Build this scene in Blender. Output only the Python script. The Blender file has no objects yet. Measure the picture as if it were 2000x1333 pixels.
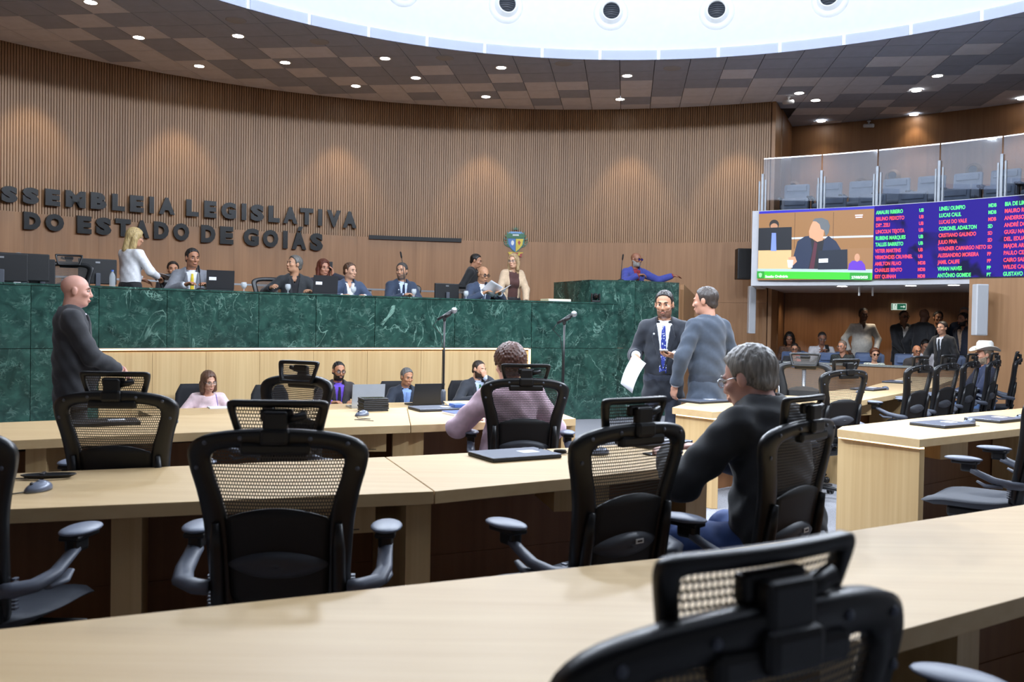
import bpy, bmesh, math, random
import numpy as np
from mathutils import Vector, Matrix
random.seed(7)
C = bpy.context.scene.collection
PI = math.pi

# ---------------------------------------------------------------- camera, light, exposure
FPX, PITCH, ROLL, EYE = 1750.0, -0.01955, 0.01712, 1.40      # focal length in pixels of a 2000 x 1333 frame
cam_d = bpy.data.cameras.new('camera'); cam = bpy.data.objects.new('camera', cam_d); C.objects.link(cam)
cam_d.sensor_width = 36.0; cam_d.lens = FPX / 2000 * 36.0; cam_d.clip_start = 0.05; cam_d.clip_end = 200
_cp, _sp, _c, _s = math.cos(PITCH), math.sin(PITCH), math.cos(ROLL), math.sin(ROLL)
_fw = Vector((0, _cp, _sp)); _u0 = Vector((0, -_sp, _cp)); _x0 = Vector((1, 0, 0))
_rt = _c * _x0 + _s * _u0; _up = -_s * _x0 + _c * _u0
cam.matrix_world = Matrix(((_rt.x, _up.x, -_fw.x, 0), (_rt.y, _up.y, -_fw.y, 0), (_rt.z, _up.z, -_fw.z, EYE), (0, 0, 0, 1)))
cam_d.dof.use_dof = True; cam_d.dof.focus_distance = 10.0; cam_d.dof.aperture_fstop = 5.0
S = bpy.context.scene
S.camera = cam
S.view_settings.view_transform = 'Standard'; S.view_settings.look = 'None'
S.view_settings.gamma = 1.0; S.view_settings.use_curve_mapping = False
S.view_settings.exposure = 0.0
world = bpy.data.worlds.new('world'); S.world = world; world.use_nodes = True
world.node_tree.nodes['Background'].inputs[0].default_value = (0.86, 0.88, 1.0, 1)
world.node_tree.nodes['Background'].inputs[1].default_value = 0.15

def ray(px, py):
    u = (px - 1000) / FPX; v = -(py - 666.5) / FPX
    return _fw + _rt * u + _up * v
def atz(px, py, z):
    r = ray(px, py); return Vector((0, 0, EYE)) + r * ((z - EYE) / r.z)
def aty(px, py, Y):
    r = ray(px, py); return Vector((0, 0, EYE)) + r * (Y / r.y)
HC = Vector((0.42, 7.27))                                     # centre of the round hall
RC = Vector((1.42, 7.82)); RR = 7.58                          # dome ring
RW = 11.78                                                    # back wall radius
CEIL = 5.95
def atcyl(px, py, R, c=HC):
    r = ray(px, py); d = Vector((r.x, r.y)); o = -c
    a = d.dot(d); b = 2 * o.dot(d); cc = o.dot(o) - R * R
    t = (-b + math.sqrt(b * b - 4 * a * cc)) / (2 * a)
    return Vector((0, 0, EYE)) + r * t
def ang(p, c=HC): return math.atan2(p[1] - c.y, p[0] - c.x)
def pol(R, a, z=0.0, c=HC): return Vector((c.x + R * math.cos(a), c.y + R * math.sin(a), z))

def area(name, loc, size, power, col, rot=(0, 0, 0), shape='DISK', spread=None):
    l = bpy.data.lights.new(name, 'AREA'); l.shape = shape; l.size = size; l.energy = power; l.color = col
    if spread: l.spread = spread
    o = bpy.data.objects.new(name, l); C.objects.link(o); o.location = loc; o.rotation_euler = rot
    return o
def spot(name, loc, target, power, col, angle=60, blend=0.6, radius=0.05):
    l = bpy.data.lights.new(name, 'SPOT'); l.energy = power; l.color = col
    l.spot_size = math.radians(angle); l.spot_blend = blend; l.shadow_soft_size = radius
    o = bpy.data.objects.new(name, l); C.objects.link(o); o.location = loc
    o.rotation_euler = (Vector(target) - Vector(loc)).to_track_quat('-Z', 'Y').to_euler()
    return o
COOL = (0.80, 0.88, 1.0); WARM = (1.0, 0.84, 0.64)
# point light added to brighten the drum; ring of floodlights high on the drum
_g = bpy.data.lights.new('drum_fill', 'POINT'); _g.energy = 430; _g.color = COOL; _g.shadow_soft_size = .9
_go = bpy.data.objects.new('drum_fill', _g); C.objects.link(_go); _go.location = (RC.x, RC.y, CEIL + 1.9)
for k in range(16):
    a = 2 * PI * (k + .5) / 16
    p = pol(RR - .30, a, CEIL + 1.75, RC); q = pol(-RR - 2.0, a, 1.0, RC)
    spot('drum_flood', p, q, 1480, COOL, 74, .5, .22)

# ---------------------------------------------------------------- materials
MATS = {}
def nodes(name):
    m = bpy.data.materials.new(name); m.use_nodes = True
    nt = m.node_tree; b = nt.nodes['Principled BSDF']
    return m, nt, b
def rgb(c):
    if isinstance(c, str):
        c = [int(c[i:i + 2], 16) / 255 for i in (0, 2, 4)]
        c = [x / 12.92 if x <= .04045 else ((x + .055) / 1.055) ** 2.4 for x in c]
    return (*c, 1.0)
def mat(name, col, rough=0.5, metal=0.0, var=0.12, scale=(8, 8, 8), bump=0.0, bscale=None, spec=0.5, coat=0.0, emit=0.0, detail=3.0, sheen=0.0):
    """plain material with a little procedural variation"""
    if name in MATS: return MATS[name]
    m, nt, b = nodes(name); c = rgb(col)
    tc = nt.nodes.new('ShaderNodeTexCoord'); mp = nt.nodes.new('ShaderNodeMapping'); mp.inputs['Scale'].default_value = scale
    nt.links.new(tc.outputs['Object'], mp.inputs[0])
    nz = nt.nodes.new('ShaderNodeTexNoise'); nz.inputs['Detail'].default_value = detail; nz.inputs['Scale'].default_value = 1.0
    nt.links.new(mp.outputs[0], nz.inputs['Vector'])
    rp = nt.nodes.new('ShaderNodeValToRGB')
    lo = [max(0, x * (1 - var)) for x in c[:3]]; hi = [min(1, x * (1 + var)) for x in c[:3]]
    rp.color_ramp.elements[0].position = .3; rp.color_ramp.elements[1].position = .7
    rp.color_ramp.elements[0].color = (*lo, 1); rp.color_ramp.elements[1].color = (*hi, 1)
    nt.links.new(nz.outputs[0], rp.inputs[0]); nt.links.new(rp.outputs[0], b.inputs['Base Color'])
    b.inputs['Roughness'].default_value = rough; b.inputs['Metallic'].default_value = metal
    b.inputs['Specular IOR Level'].default_value = spec
    if coat: b.inputs['Coat Weight'].default_value = coat; b.inputs['Coat Roughness'].default_value = .12
    if sheen: b.inputs['Sheen Weight'].default_value = sheen
    if emit:
        b.inputs['Emission Color'].default_value = c; b.inputs['Emission Strength'].default_value = emit
    if bump:
        bp = nt.nodes.new('ShaderNodeBump'); bp.inputs['Strength'].default_value = bump; bp.inputs['Distance'].default_value = .01
        src = nz
        if bscale:
            src = nt.nodes.new('ShaderNodeTexNoise'); src.inputs['Scale'].default_value = bscale; nt.links.new(tc.outputs['Object'], src.inputs['Vector'])
        nt.links.new(src.outputs[0], bp.inputs['Height']); nt.links.new(bp.outputs[0], b.inputs['Normal'])
    MATS[name] = m; return m
def wood(name, c0, c1, grain='x', rough=0.4, fine=60, rot=0.0, spec=0.4):
    """laminate with long grain along one axis of the object's own space"""
    if name in MATS: return MATS[name]
    m, nt, b = nodes(name)
    tc = nt.nodes.new('ShaderNodeTexCoord'); mp = nt.nodes.new('ShaderNodeMapping')
    mp.inputs['Rotation'].default_value = (0, 0, rot)
    s = {'x': (1.2, fine, fine), 'y': (fine, 1.2, fine), 'z': (fine, fine, .8)}[grain]
    mp.inputs['Scale'].default_value = s
    nt.links.new(tc.outputs['Object'], mp.inputs[0])
    n1 = nt.nodes.new('ShaderNodeTexNoise'); n1.inputs['Scale'].default_value = 1; n1.inputs['Detail'].default_value = 4
    mp2 = nt.nodes.new('ShaderNodeMapping'); mp2.inputs['Scale'].default_value = tuple(x * (.16 if x > 2 else .5) for x in s); mp2.inputs['Rotation'].default_value = (0, 0, rot)
    nt.links.new(tc.outputs['Object'], mp2.inputs[0])
    n2 = nt.nodes.new('ShaderNodeTexNoise'); n2.inputs['Scale'].default_value = 1; n2.inputs['Detail'].default_value = 2; n2.inputs['Distortion'].default_value = .4
    nt.links.new(mp.outputs[0], n1.inputs[0]); nt.links.new(mp2.outputs[0], n2.inputs[0])
    mx = nt.nodes.new('ShaderNodeMath'); mx.operation = 'ADD'
    m1 = nt.nodes.new('ShaderNodeMath'); m1.operation = 'MULTIPLY'; m1.inputs[1].default_value = .5
    m2 = nt.nodes.new('ShaderNodeMath'); m2.operation = 'MULTIPLY'; m2.inputs[1].default_value = .5
    nt.links.new(n1.outputs[0], m1.inputs[0]); nt.links.new(n2.outputs[0], m2.inputs[0])
    nt.links.new(m1.outputs[0], mx.inputs[0]); nt.links.new(m2.outputs[0], mx.inputs[1])
    rp = nt.nodes.new('ShaderNodeValToRGB'); rp.color_ramp.elements[0].position = .32; rp.color_ramp.elements[1].position = .68
    rp.color_ramp.elements[0].color = rgb(c0); rp.color_ramp.elements[1].color = rgb(c1)
    nt.links.new(mx.outputs[0], rp.inputs[0]); nt.links.new(rp.outputs[0], b.inputs['Base Color'])
    b.inputs['Roughness'].default_value = rough; b.inputs['Specular IOR Level'].default_value = spec
    MATS[name] = m; return m
def marble(name):
    m, nt, b = nodes(name)
    tc = nt.nodes.new('ShaderNodeTexCoord'); oi = nt.nodes.new('ShaderNodeObjectInfo')
    ad = nt.nodes.new('ShaderNodeVectorMath'); ad.operation = 'ADD'
    sc = nt.nodes.new('ShaderNodeMath'); sc.operation = 'MULTIPLY'; sc.inputs[1].default_value = 37.0
    nt.links.new(oi.outputs['Random'], sc.inputs[0]); nt.links.new(sc.outputs[0], ad.inputs[1]); nt.links.new(tc.outputs['Object'], ad.inputs[0])
    base = nt.nodes.new('ShaderNodeTexNoise'); base.inputs['Scale'].default_value = 5.0; base.inputs['Detail'].default_value = 8; base.inputs['Distortion'].default_value = 1.2
    nt.links.new(ad.outputs[0], base.inputs['Vector'])
    r1 = nt.nodes.new('ShaderNodeValToRGB'); e = r1.color_ramp.elements
    e[0].position = .3; e[0].color = rgb('172f2a'); e[1].position = .72; e[1].color = rgb('30544a')
    nt.links.new(base.outputs[0], r1.inputs[0])
    def vein(scale, dist, w, stretch):
        mp = nt.nodes.new('ShaderNodeMapping'); mp.inputs['Scale'].default_value = stretch; mp.inputs['Rotation'].default_value = (.3, .5, .2)
        nt.links.new(ad.outputs[0], mp.inputs[0])
        n = nt.nodes.new('ShaderNodeTexNoise'); n.inputs['Scale'].default_value = scale; n.inputs['Detail'].default_value = 6; n.inputs['Distortion'].default_value = dist
        nt.links.new(mp.outputs[0], n.inputs['Vector'])
        s = nt.nodes.new('ShaderNodeMath'); s.operation = 'SUBTRACT'; s.inputs[1].default_value = .5; nt.links.new(n.outputs[0], s.inputs[0])
        a = nt.nodes.new('ShaderNodeMath'); a.operation = 'ABSOLUTE'; nt.links.new(s.outputs[0], a.inputs[0])
        r = nt.nodes.new('ShaderNodeValToRGB'); r.color_ramp.elements[0].position = 0; r.color_ramp.elements[0].color = (1, 1, 1, 1)
        r.color_ramp.elements[1].position = w; r.color_ramp.elements[1].color = (0, 0, 0, 1)
        nt.links.new(a.outputs[0], r.inputs[0])
        # patchy mask
        k = nt.nodes.new('ShaderNodeTexNoise'); k.inputs['Scale'].default_value = scale * 1.1; k.inputs['Detail'].default_value = 3; nt.links.new(ad.outputs[0], k.inputs['Vector'])
        kr = nt.nodes.new('ShaderNodeValToRGB'); kr.color_ramp.elements[0].position = .46; kr.color_ramp.elements[1].position = .66; nt.links.new(k.outputs[0], kr.inputs[0])
        mu = nt.nodes.new('ShaderNodeMath'); mu.operation = 'MULTIPLY'; nt.links.new(r.outputs[0], mu.inputs[0]); nt.links.new(kr.outputs[0], mu.inputs[1])
        return mu
    v1 = vein(2.2, 1.4, .010, (1, 1, .6)); v2 = vein(9.0, 1.4, .06, (1, 1, 1.6))
    mx = nt.nodes.new('ShaderNodeMath'); mx.operation = 'MAXIMUM'
    h = nt.nodes.new('ShaderNodeMath'); h.operation = 'MULTIPLY'; h.inputs[1].default_value = .32; nt.links.new(v2.outputs[0], h.inputs[0])
    nt.links.new(v1.outputs[0], mx.inputs[0]); nt.links.new(h.outputs[0], mx.inputs[1])
    mix = nt.nodes.new('ShaderNodeMix'); mix.data_type = 'RGBA'
    nt.links.new(mx.outputs[0], mix.inputs['Factor']); nt.links.new(r1.outputs[0], mix.inputs['A']); mix.inputs['B'].default_value = rgb('7fa394')
    nt.links.new(mix.outputs['Result'], b.inputs['Base Color'])
    b.inputs['Roughness'].default_value = .16
    MATS[name] = m; return m
def glass(name, col=(.95, .97, 1.0), rough=0.0, mixf=0.12):
    """thin pane: mostly clear, a little mirror"""
    m, nt, b = nodes(name)
    nt.nodes.remove(b); out = nt.nodes['Material Output']
    t = nt.nodes.new('ShaderNodeBsdfTransparent'); t.inputs[0].default_value = (*col, 1)
    g = nt.nodes.new('ShaderNodeBsdfGlossy'); g.inputs['Roughness'].default_value = rough
    f = nt.nodes.new('ShaderNodeFresnel'); f.inputs[0].default_value = 1.45
    a = nt.nodes.new('ShaderNodeMath'); a.operation = 'ADD'; a.inputs[1].default_value = mixf; a.use_clamp = True
    nt.links.new(f.outputs[0], a.inputs[0])
    mx = nt.nodes.new('ShaderNodeMixShader'); nt.links.new(a.outputs[0], mx.inputs[0]); nt.links.new(t.outputs[0], mx.inputs[1]); nt.links.new(g.outputs[0], mx.inputs[2])
    nt.links.new(mx.outputs[0], out.inputs[0]); MATS[name] = m; return m
def emis(name, col, strength):
    if name in MATS: return MATS[name]
    m, nt, b = nodes(name)
    b.inputs['Base Color'].default_value = rgb(col); b.inputs['Emission Color'].default_value = rgb(col); b.inputs['Emission Strength'].default_value = strength
    MATS[name] = m; return m
def meshcloth(name, col, cx=.0075, cz=.011, hole=.80, rough=.6):
    """perforated chair mesh: staggered slots that let light and view through"""
    m, nt, b = nodes(name); out = nt.nodes['Material Output']
    b.inputs['Base Color'].default_value = rgb(col); b.inputs['Roughness'].default_value = rough
    tc = nt.nodes.new('ShaderNodeTexCoord'); sp = nt.nodes.new('ShaderNodeSeparateXYZ'); nt.links.new(tc.outputs['Object'], sp.inputs[0])
    def M(op, a, bb=None):
        n = nt.nodes.new('ShaderNodeMath'); n.operation = op
        for i, x in enumerate((a, bb)):
            if x is None: continue
            if isinstance(x, (int, float)): n.inputs[i].default_value = x
            else: nt.links.new(x, n.inputs[i])
        return n.outputs[0]
    u = M('DIVIDE', sp.outputs[0], cx); v = M('DIVIDE', sp.outputs[2], cz)
    row = M('FLOOR', v); off = M('MULTIPLY', M('MODULO', row, 2.0), .5)
    fu = M('SUBTRACT', M('FRACT', M('ADD', u, off)), .5); fv = M('SUBTRACT', M('FRACT', v), .5)
    d = M('ADD', M('POWER', M('ABSOLUTE', M('MULTIPLY', fu, 2 / hole)), 2.6), M('POWER', M('ABSOLUTE', M('MULTIPLY', fv, 2 / (hole * 1.08))), 2.6))
    h = M('LESS_THAN', d, 1.0)
    t = nt.nodes.new('ShaderNodeBsdfTransparent'); mx = nt.nodes.new('ShaderNodeMixShader')
    nt.links.new(h, mx.inputs[0]); nt.links.new(b.outputs[0], mx.inputs[1]); nt.links.new(t.outputs[0], mx.inputs[2]); nt.links.new(mx.outputs[0], out.inputs[0])
    MATS[name] = m; return m

# ---------------------------------------------------------------- mesh helpers
def new_mesh(name, verts, faces, m=None, smooth=False, mats=None, fm=None):
    me = bpy.data.meshes.new(name); me.from_pydata([tuple(v) for v in verts], [], faces); me.update()
    for x in (mats or [m]):
        if x: me.materials.append(x)
    if fm is not None: me.polygons.foreach_set('material_index', fm)
    if smooth: me.polygons.foreach_set('use_smooth', [True] * len(me.polygons))
    return me
def link(name, me, parent=None, loc=(0, 0, 0), rot=(0, 0, 0)):
    o = bpy.data.objects.new(name, me); C.objects.link(o); o.parent = parent; o.location = loc; o.rotation_euler = rot
    return o
class MB:
    """collects shapes into one mesh"""
    def __init__(s): s.v = []; s.f = []; s.sm = []
    def add(s, V, F, smooth=False):
        n = len(s.v); s.v += [tuple(x) for x in V]; s.f += [tuple(i + n for i in f) for f in F]; s.sm += [smooth] * len(F); return s
    def box(s, c, d, rz=0.0, bev=0.0, M=None):
        hx, hy, hz = d[0] / 2, d[1] / 2, d[2] / 2
        if bev:
            bm = bmesh.new(); bmesh.ops.create_cube(bm, size=1)
            for v in bm.verts: v.co = Vector((v.co.x * d[0], v.co.y * d[1], v.co.z * d[2]))
            bmesh.ops.bevel(bm, geom=list(bm.edges), offset=bev, segments=2, profile=.5, affect='EDGES')
            V = [v.co.copy() for v in bm.verts]; F = [[v.index for v in f.verts] for f in bm.faces]; bm.free()
        else:
            V = [Vector((x * hx, y * hy, z * hz)) for x in (-1, 1) for y in (-1, 1) for z in (-1, 1)]
            F = [(0, 1, 3, 2), (4, 6, 7, 5), (0, 4, 5, 1), (2, 3, 7, 6), (0, 2, 6, 4), (1, 5, 7, 3)]
        R = M.to_3x3() if M is not None else Matrix.Rotation(rz, 3, 'Z')
        return s.add([R @ v + Vector(c) for v in V], F)
    def prism(s, poly, z0, z1):
        n = len(poly); V = [(p[0], p[1], z0) for p in poly] + [(p[0], p[1], z1) for p in poly]
        a = sum(poly[i][0] * poly[(i + 1) % n][1] - poly[(i + 1) % n][0] * poly[i][1] for i in range(n))
        up = tuple(range(n, 2 * n)); dn = tuple(reversed(range(n)))
        F = [up, dn] + [(i, (i + 1) % n, n + (i + 1) % n, n + i) for i in range(n)]
        if a < 0: F = [tuple(reversed(f)) for f in F]
        return s.add(V, F)
    def tube(s, pts, r, n=10, cap=True, smooth=True, flat=1.0):
        pts = [Vector(p) for p in pts]; rs = r if isinstance(r, (list, tuple)) else [r] * len(pts)
        V = []; prev = None
        for i, p in enumerate(pts):
            t = (pts[min(i + 1, len(pts) - 1)] - pts[max(i - 1, 0)]).normalized()
            if prev is None:
                a = Vector((0, 0, 1)) if abs(t.z) < .9 else Vector((1, 0, 0))
                nx = t.cross(a).normalized()
            else: nx = (prev - t * prev.dot(t)).normalized()
            prev = nx; ny = t.cross(nx)
            for k in range(n):
                q = 2 * PI * k / n; V.append(p + nx * math.cos(q) * rs[i] + ny * math.sin(q) * rs[i] * flat)
        F = [(i * n + k, i * n + (k + 1) % n, (i + 1) * n + (k + 1) % n, (i + 1) * n + k) for i in range(len(pts) - 1) for k in range(n)]
        if cap: F += [tuple(reversed(range(n))), tuple(range((len(pts) - 1) * n, len(pts) * n))]
        return s.add(V, F, smooth)
    def lathe(s, prof, c=(0, 0, 0), n=20, M=None, smooth=True, cap=True):
        V = []; c = Vector(c)
        for r, z in prof:
            for k in range(n):
                q = 2 * PI * k / n; v = Vector((r * math.cos(q), r * math.sin(q), z))
                V.append((M @ v if M is not None else v) + c)
        F = [(i * n + k, i * n + (k + 1) % n, (i + 1) * n + (k + 1) % n, (i + 1) * n + k) for i in range(len(prof) - 1) for k in range(n)]
        if cap and prof[0][0] > 1e-6: F.append(tuple(reversed(range(n))))
        if cap and prof[-1][0] > 1e-6: F.append(tuple(range((len(prof) - 1) * n, len(prof) * n)))
        return s.add(V, F, smooth)
    def ell(s, c, r, n=14, m=9, M=None):
        pr = [(math.sin(PI * i / m), -math.cos(PI * i / m)) for i in range(m + 1)]
        A = Matrix.Diagonal(Vector(r)); A = (M.to_3x3() @ A) if M is not None else A
        return s.lathe([(max(a, 1e-7), b) for a, b in pr], c, n, A)
    def mesh(s, name, m):
        me = new_mesh(name, s.v, s.f, m); me.polygons.foreach_set('use_smooth', s.sm); return me
    def obj(s, name, m, parent=None, loc=(0, 0, 0), rot=(0, 0, 0)):
        return link(name, s.mesh(name, m), parent, loc, rot)
def thing(name, label, cat, loc=(0, 0, 0), rz=0.0, group=None):
    o = bpy.data.objects.new(name, None); C.objects.link(o); o.location = loc; o.rotation_euler = (0, 0, rz); o.empty_display_size = .1
    return tag(o, label, cat, group)
def tag(o, label, cat, group=None):
    o['label'] = label; o['category'] = cat
    if group: o['group'] = group
    return o
def struct(name, mb, m, parent=None, label=None):
    o = mb.obj(name, m, parent)
    if parent is None: o['kind'] = 'structure'
    if label: o['label'] = label
    return o
def dup(root, loc, rz, label=None, group=None, skip=()):
    def cp(o, par):
        c = o.copy(); C.objects.link(c); c.parent = par
        for ch in o.children: cp(ch, c)
        return c
    r = cp(root, None); r.location = loc; r.rotation_euler = (0, 0, rz)
    if label: r['label'] = label
    if group: r['group'] = group
    return r
def arcband(mb, R0, R1, a0, a1, z0, z1, n, c=HC):
    """solid curved slab between two radii and heights"""
    V = []; 
    for i in range(n + 1):
        a = a0 + (a1 - a0) * i / n
        V += [pol(R0, a, z0, c), pol(R1, a, z0, c), pol(R1, a, z1, c), pol(R0, a, z1, c)]
    F = []
    for i in range(n):
        b = i * 4
        for k in range(4): F.append((b + k, b + 4 + k, b + 4 + (k + 1) % 4, b + (k + 1) % 4))
    F += [(0, 1, 2, 3), (n * 4 + 3, n * 4 + 2, n * 4 + 1, n * 4)]
    return mb.add(V, F)
# ---------------------------------------------------------------- the hall
OAK = wood('oak_laminate', 'c8a87a', 'd6ba8c', 'x', .45, 24, 0.45, .3)
OAKV = wood('oak_laminate_upright', 'bd9c6c', 'd3b685', 'z', .42, 40)
OAKD = wood('brown_panel', '785032', '8d6341', 'z', .45, 26)
WALLW = wood('wall_veneer', '8f6845', 'a67d56', 'z', .42, 26)
WALLS = wood('wall_slat_veneer', '93704f', 'ac8762', 'z', .40, 20)
MARB = marble('green_marble')
WHITE = mat('white_paint', 'dfe3ea', .6, var=.02)
CARPET = mat('grey_carpet', '8b8c91', .95, var=.25, scale=(90, 90, 90), bump=.3)
TILE_D = mat('dark_ceiling_tile', 'a6afc0', .9, var=.05)
TILE_L = mat('pale_ceiling_tile', 'dcdfe8', .9, var=.05)
BLACKP = mat('black_plastic', '17181a', .42, var=.1)
GREYP = mat('grey_plastic', '4a4e57', .45, var=.08)
METAL = mat('brushed_metal', 'b9bcc0', .3, 1.0, var=.06)

PITZ = -.30                                                   # sunken strip in front of the dais where the clerks sit
PIT = [(-3.55, 7.35), (-1.9, 8.5), (-.3, 9.45), (.2, 10.2), (.2, 12.8), (-1.2, 12.35), (-2.6, 11.3), (-4.4, 9.95), (-5.4, 9.0), (-5.4, 7.35)]
fl = MB(); n = len(PIT)
OUT = [(-16, -8), (18, -8), (18, 24), (-16, 24)]
ring = OUT + [OUT[0]] + [PIT[0]] + list(reversed(PIT[1:])) + [PIT[0]]
fl.add([(p[0], p[1], 0) for p in ring], [tuple(range(len(ring)))])
fl.add([(p[0], p[1], 0) for p in PIT] + [(p[0], p[1], PITZ) for p in PIT], [tuple(range(n, 2 * n))] + [(i, i + n, (i + 1) % n + n, (i + 1) % n) for i in range(n)])
struct('floor', fl, CARPET)

# ceiling: base slab with the dome hole, tiles hung under it
ce = MB(); n = 96
inner = [pol(RR + .02, 2 * PI * i / n, 0, RC) for i in range(n)]; outer = [pol(16.5, 2 * PI * i / n, 0, RC) for i in range(n)]
V = [(p.x, p.y, z) for z in (CEIL + .03, CEIL + .25) for p in inner] + [(p.x, p.y, z) for z in (CEIL + .03, CEIL + .25) for p in outer]
F = []
for i in range(n):
    j = (i + 1) % n
    F += [(i, j, 2 * n + j, 2 * n + i), (n + i, 3 * n + i, 3 * n + j, n + j), (i, n + i, n + j, j)]
ce.add(V, F)
ceiling = struct('ceiling', ce, mat('ceiling_grid', '33343a', .9))
YAW, TS = 0.1267, 0.60
G0 = Vector((-.3971, 3.5119)) * (CEIL - EYE); TS = 0.13212 * (CEIL - EYE)
gr = Vector((math.cos(YAW), -math.sin(YAW))); gf = Vector((math.sin(YAW), math.cos(YAW)))
def tidx(px, py):
    p = atz(px, py, CEIL).to_2d() - G0
    return (math.floor(p.dot(gr) / TS), math.floor(p.dot(gf) / TS))
LIT = {}
for col, L in (('L', [(850, 137), (988, 152), (1060, 169), (1122, 167), (1185, 184), (1118, 186), (1012, 187), (945, 170), (880, 172), (920, 202), (1010, 203),
                      (1184, 207), (1246, 167), (1244, 180), (1188, 180), (1360, 181), (1425, 181), (1447, 147), (1495, 162), (1480, 185), (1290, 200), (1360, 196), (1308, 185),
                      (1730, 118), (1790, 137), (1640, 160), (1712, 158), (1900, 100), (1940, 130), (630, 103), (560, 100), (700, 120), (640, 140), (800, 168),
                      (167, 40), (265, 64), (370, 85), (190, 15), (60, 40), (120, 65), (230, 90), (310, 95), (420, 100), (480, 130), (590, 140), (700, 155), (760, 170)]),
               ('D', [(990, 170), (945, 185), (1124, 183), (1070, 198), (1240, 196), (1428, 165), (1700, 138), (1765, 152), (1850, 132), (115, 40), (208, 64), (318, 86), (445, 124), (225, 107),
                      (575, 122), (660, 140), (730, 155), (560, 158), (640, 172), (830, 185), (1305, 160), (1360, 155), (860, 154), (60, 10), (1940, 75), (1390, 160), (1060, 145), (1320, 178)])):
    for q in L: LIT[tidx(*q)] = col
def clip(poly, nrm, d):
    out = []
    for i in range(len(poly)):
        a, b = poly[i], poly[(i + 1) % len(poly)]; da, db = a.dot(nrm) - d, b.dot(nrm) - d
        if da >= 0: out.append(a)
        if (da >= 0) != (db >= 0): out.append(a + (b - a) * (da / (da - db)))
    return out
WALL_END = ang(atcyl(1506, 330, RW))
for i in range(-22, 26):
    for j in range(-12, 12):
        cen = G0 + gr * ((i + .5) * TS) + gf * ((j + .5) * TS)
        r = (cen - RC).length; rw = (cen - HC).length
        aw = ang(cen); lim = RW if (aw > WALL_END) else 14.4
        if r < RR - .5 or rw > lim + .4 or cen.y < 9.2: continue
        q = aty(1000, 600, 10)
        X = cen.x / cen.y
        if X < -.66 or X > .70: continue
        g = .006
        poly = [cen + gr * (TS / 2 - g) * sx + gf * (TS / 2 - g) * sy for sx, sy in ((-1, -1), (1, -1), (1, 1), (-1, 1))]
        nr = (cen - RC).normalized(); poly = clip(poly, nr, nr.dot(RC) + RR + .04)
        nw = (cen - HC).normalized(); poly = clip(poly, -nw, -(nw.dot(HC) + lim - .02)) if len(poly) > 2 else poly
        if len(poly) < 3: continue
        t = (rw - 8.6) / 3.2
        h = abs(math.sin(i * 12.9898 + j * 78.233) * 43758.5453) % 1
        col = LIT.get((i, j)) or ('L' if h < max(0, min(1, (t - .35) * 1.7)) else 'D')
        if aw <= WALL_END and rw > 12.0: col = LIT.get((i, j)) or ('L' if h < .4 else 'D')
        mb = MB(); dz = .0 if not (aw <= WALL_END and rw > 12.05) else .02
        mb.prism([(p.x - cen.x, p.y - cen.y) for p in poly], CEIL - .012 + dz, CEIL + .03)
        o = mb.obj('ceiling_tile', TILE_L if col == 'L' else TILE_D, ceiling, (cen.x, cen.y, 0))
# dome drum, crown and the clear lip round the opening
dr = MB()
prof = [(RR + .012, CEIL - .012), (RR + .014, CEIL + .26), (RR + .10, CEIL + .262), (RR + .10, CEIL + 2.0), (RR - .6, CEIL + 2.7), (RR - 3, CEIL + 3.4), (.01, CEIL + 3.8)]
dr.lathe(prof[:-1] + [(.0000001, CEIL + 3.8)], (RC.x, RC.y, 0), 96, cap=False)
struct('dome_wall', dr, WHITE, label='white drum and dome above the round ceiling opening')
lip = thing('rim_panel_ring', 'clear glazed lip running round the dome opening', 'rim')
lip.location = (RC.x, RC.y, CEIL)
RIM = nodes('rim_acrylic')[0]; _o = RIM.node_tree.nodes['Material Output']; _bs = RIM.node_tree.nodes['Principled BSDF']; _bs.inputs['Base Color'].default_value = rgb('c9d2ea'); _bs.inputs['Roughness'].default_value = .6
_t = RIM.node_tree.nodes.new('ShaderNodeBsdfTransparent'); _m = RIM.node_tree.nodes.new('ShaderNodeMixShader'); _m.inputs[0].default_value = .6
RIM.node_tree.links.new(_bs.outputs[0], _m.inputs[1]); RIM.node_tree.links.new(_t.outputs[0], _m.inputs[2]); RIM.node_tree.links.new(_m.outputs[0], _o.inputs[0])
NL = 48
for k in range(NL):
    a0 = 2 * PI * k / NL + .004; a1 = 2 * PI * (k + 1) / NL - .004
    if not (.1 < (a0 % (2 * PI)) < 3.3): continue
    mb = MB(); arcband(mb, RR - .02, RR + .0, a0, a1, -.02, .14, 4, Vector((0, 0)))
    mb.obj('pane', RIM, lip)
# round air nozzles in the drum
NZ_W = mat('nozzle_white', 'e8ebea', .45, var=.02); NZ_D = mat('nozzle_dark', '2a3038', .5)
for px, py in [(785, -22), (988, 12), (1193, 26), (1400, 24), (1622, -2)]:
    p = atcyl(px, py, RR + .10, RC); a = ang(p, RC)
    t = thing('air_nozzle', 'white round jet air nozzle set in the dome drum', 'air vent', p, a - PI / 2, 'jet nozzles round the dome')
    M = Matrix.Rotation(PI / 2, 3, 'X')
    mb = MB(); mb.lathe([(.30, 0), (.29, .035), (.225, .05), (.21, .05), (.20, .06), (.17, .16), (.15, .17), (.14, .12)], n=32, M=M, cap=False); mb.obj('flange', NZ_W, t)
    mb = MB(); mb.lathe([(.145, .118), (.144, .122), (.0000001, .122)], n=24, M=M); mb.obj('throat', NZ_D, t)
    for k in range(-3, 4):
        mb = MB(); w = math.sqrt(.14 ** 2 - (k * .037) ** 2)
        mb.tube([(-w, -.125, k * .037), (0, -.14, k * .037 + .012), (w, -.125, k * .037)], .006, 6); mb.obj('vane', GREYP, t)

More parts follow.
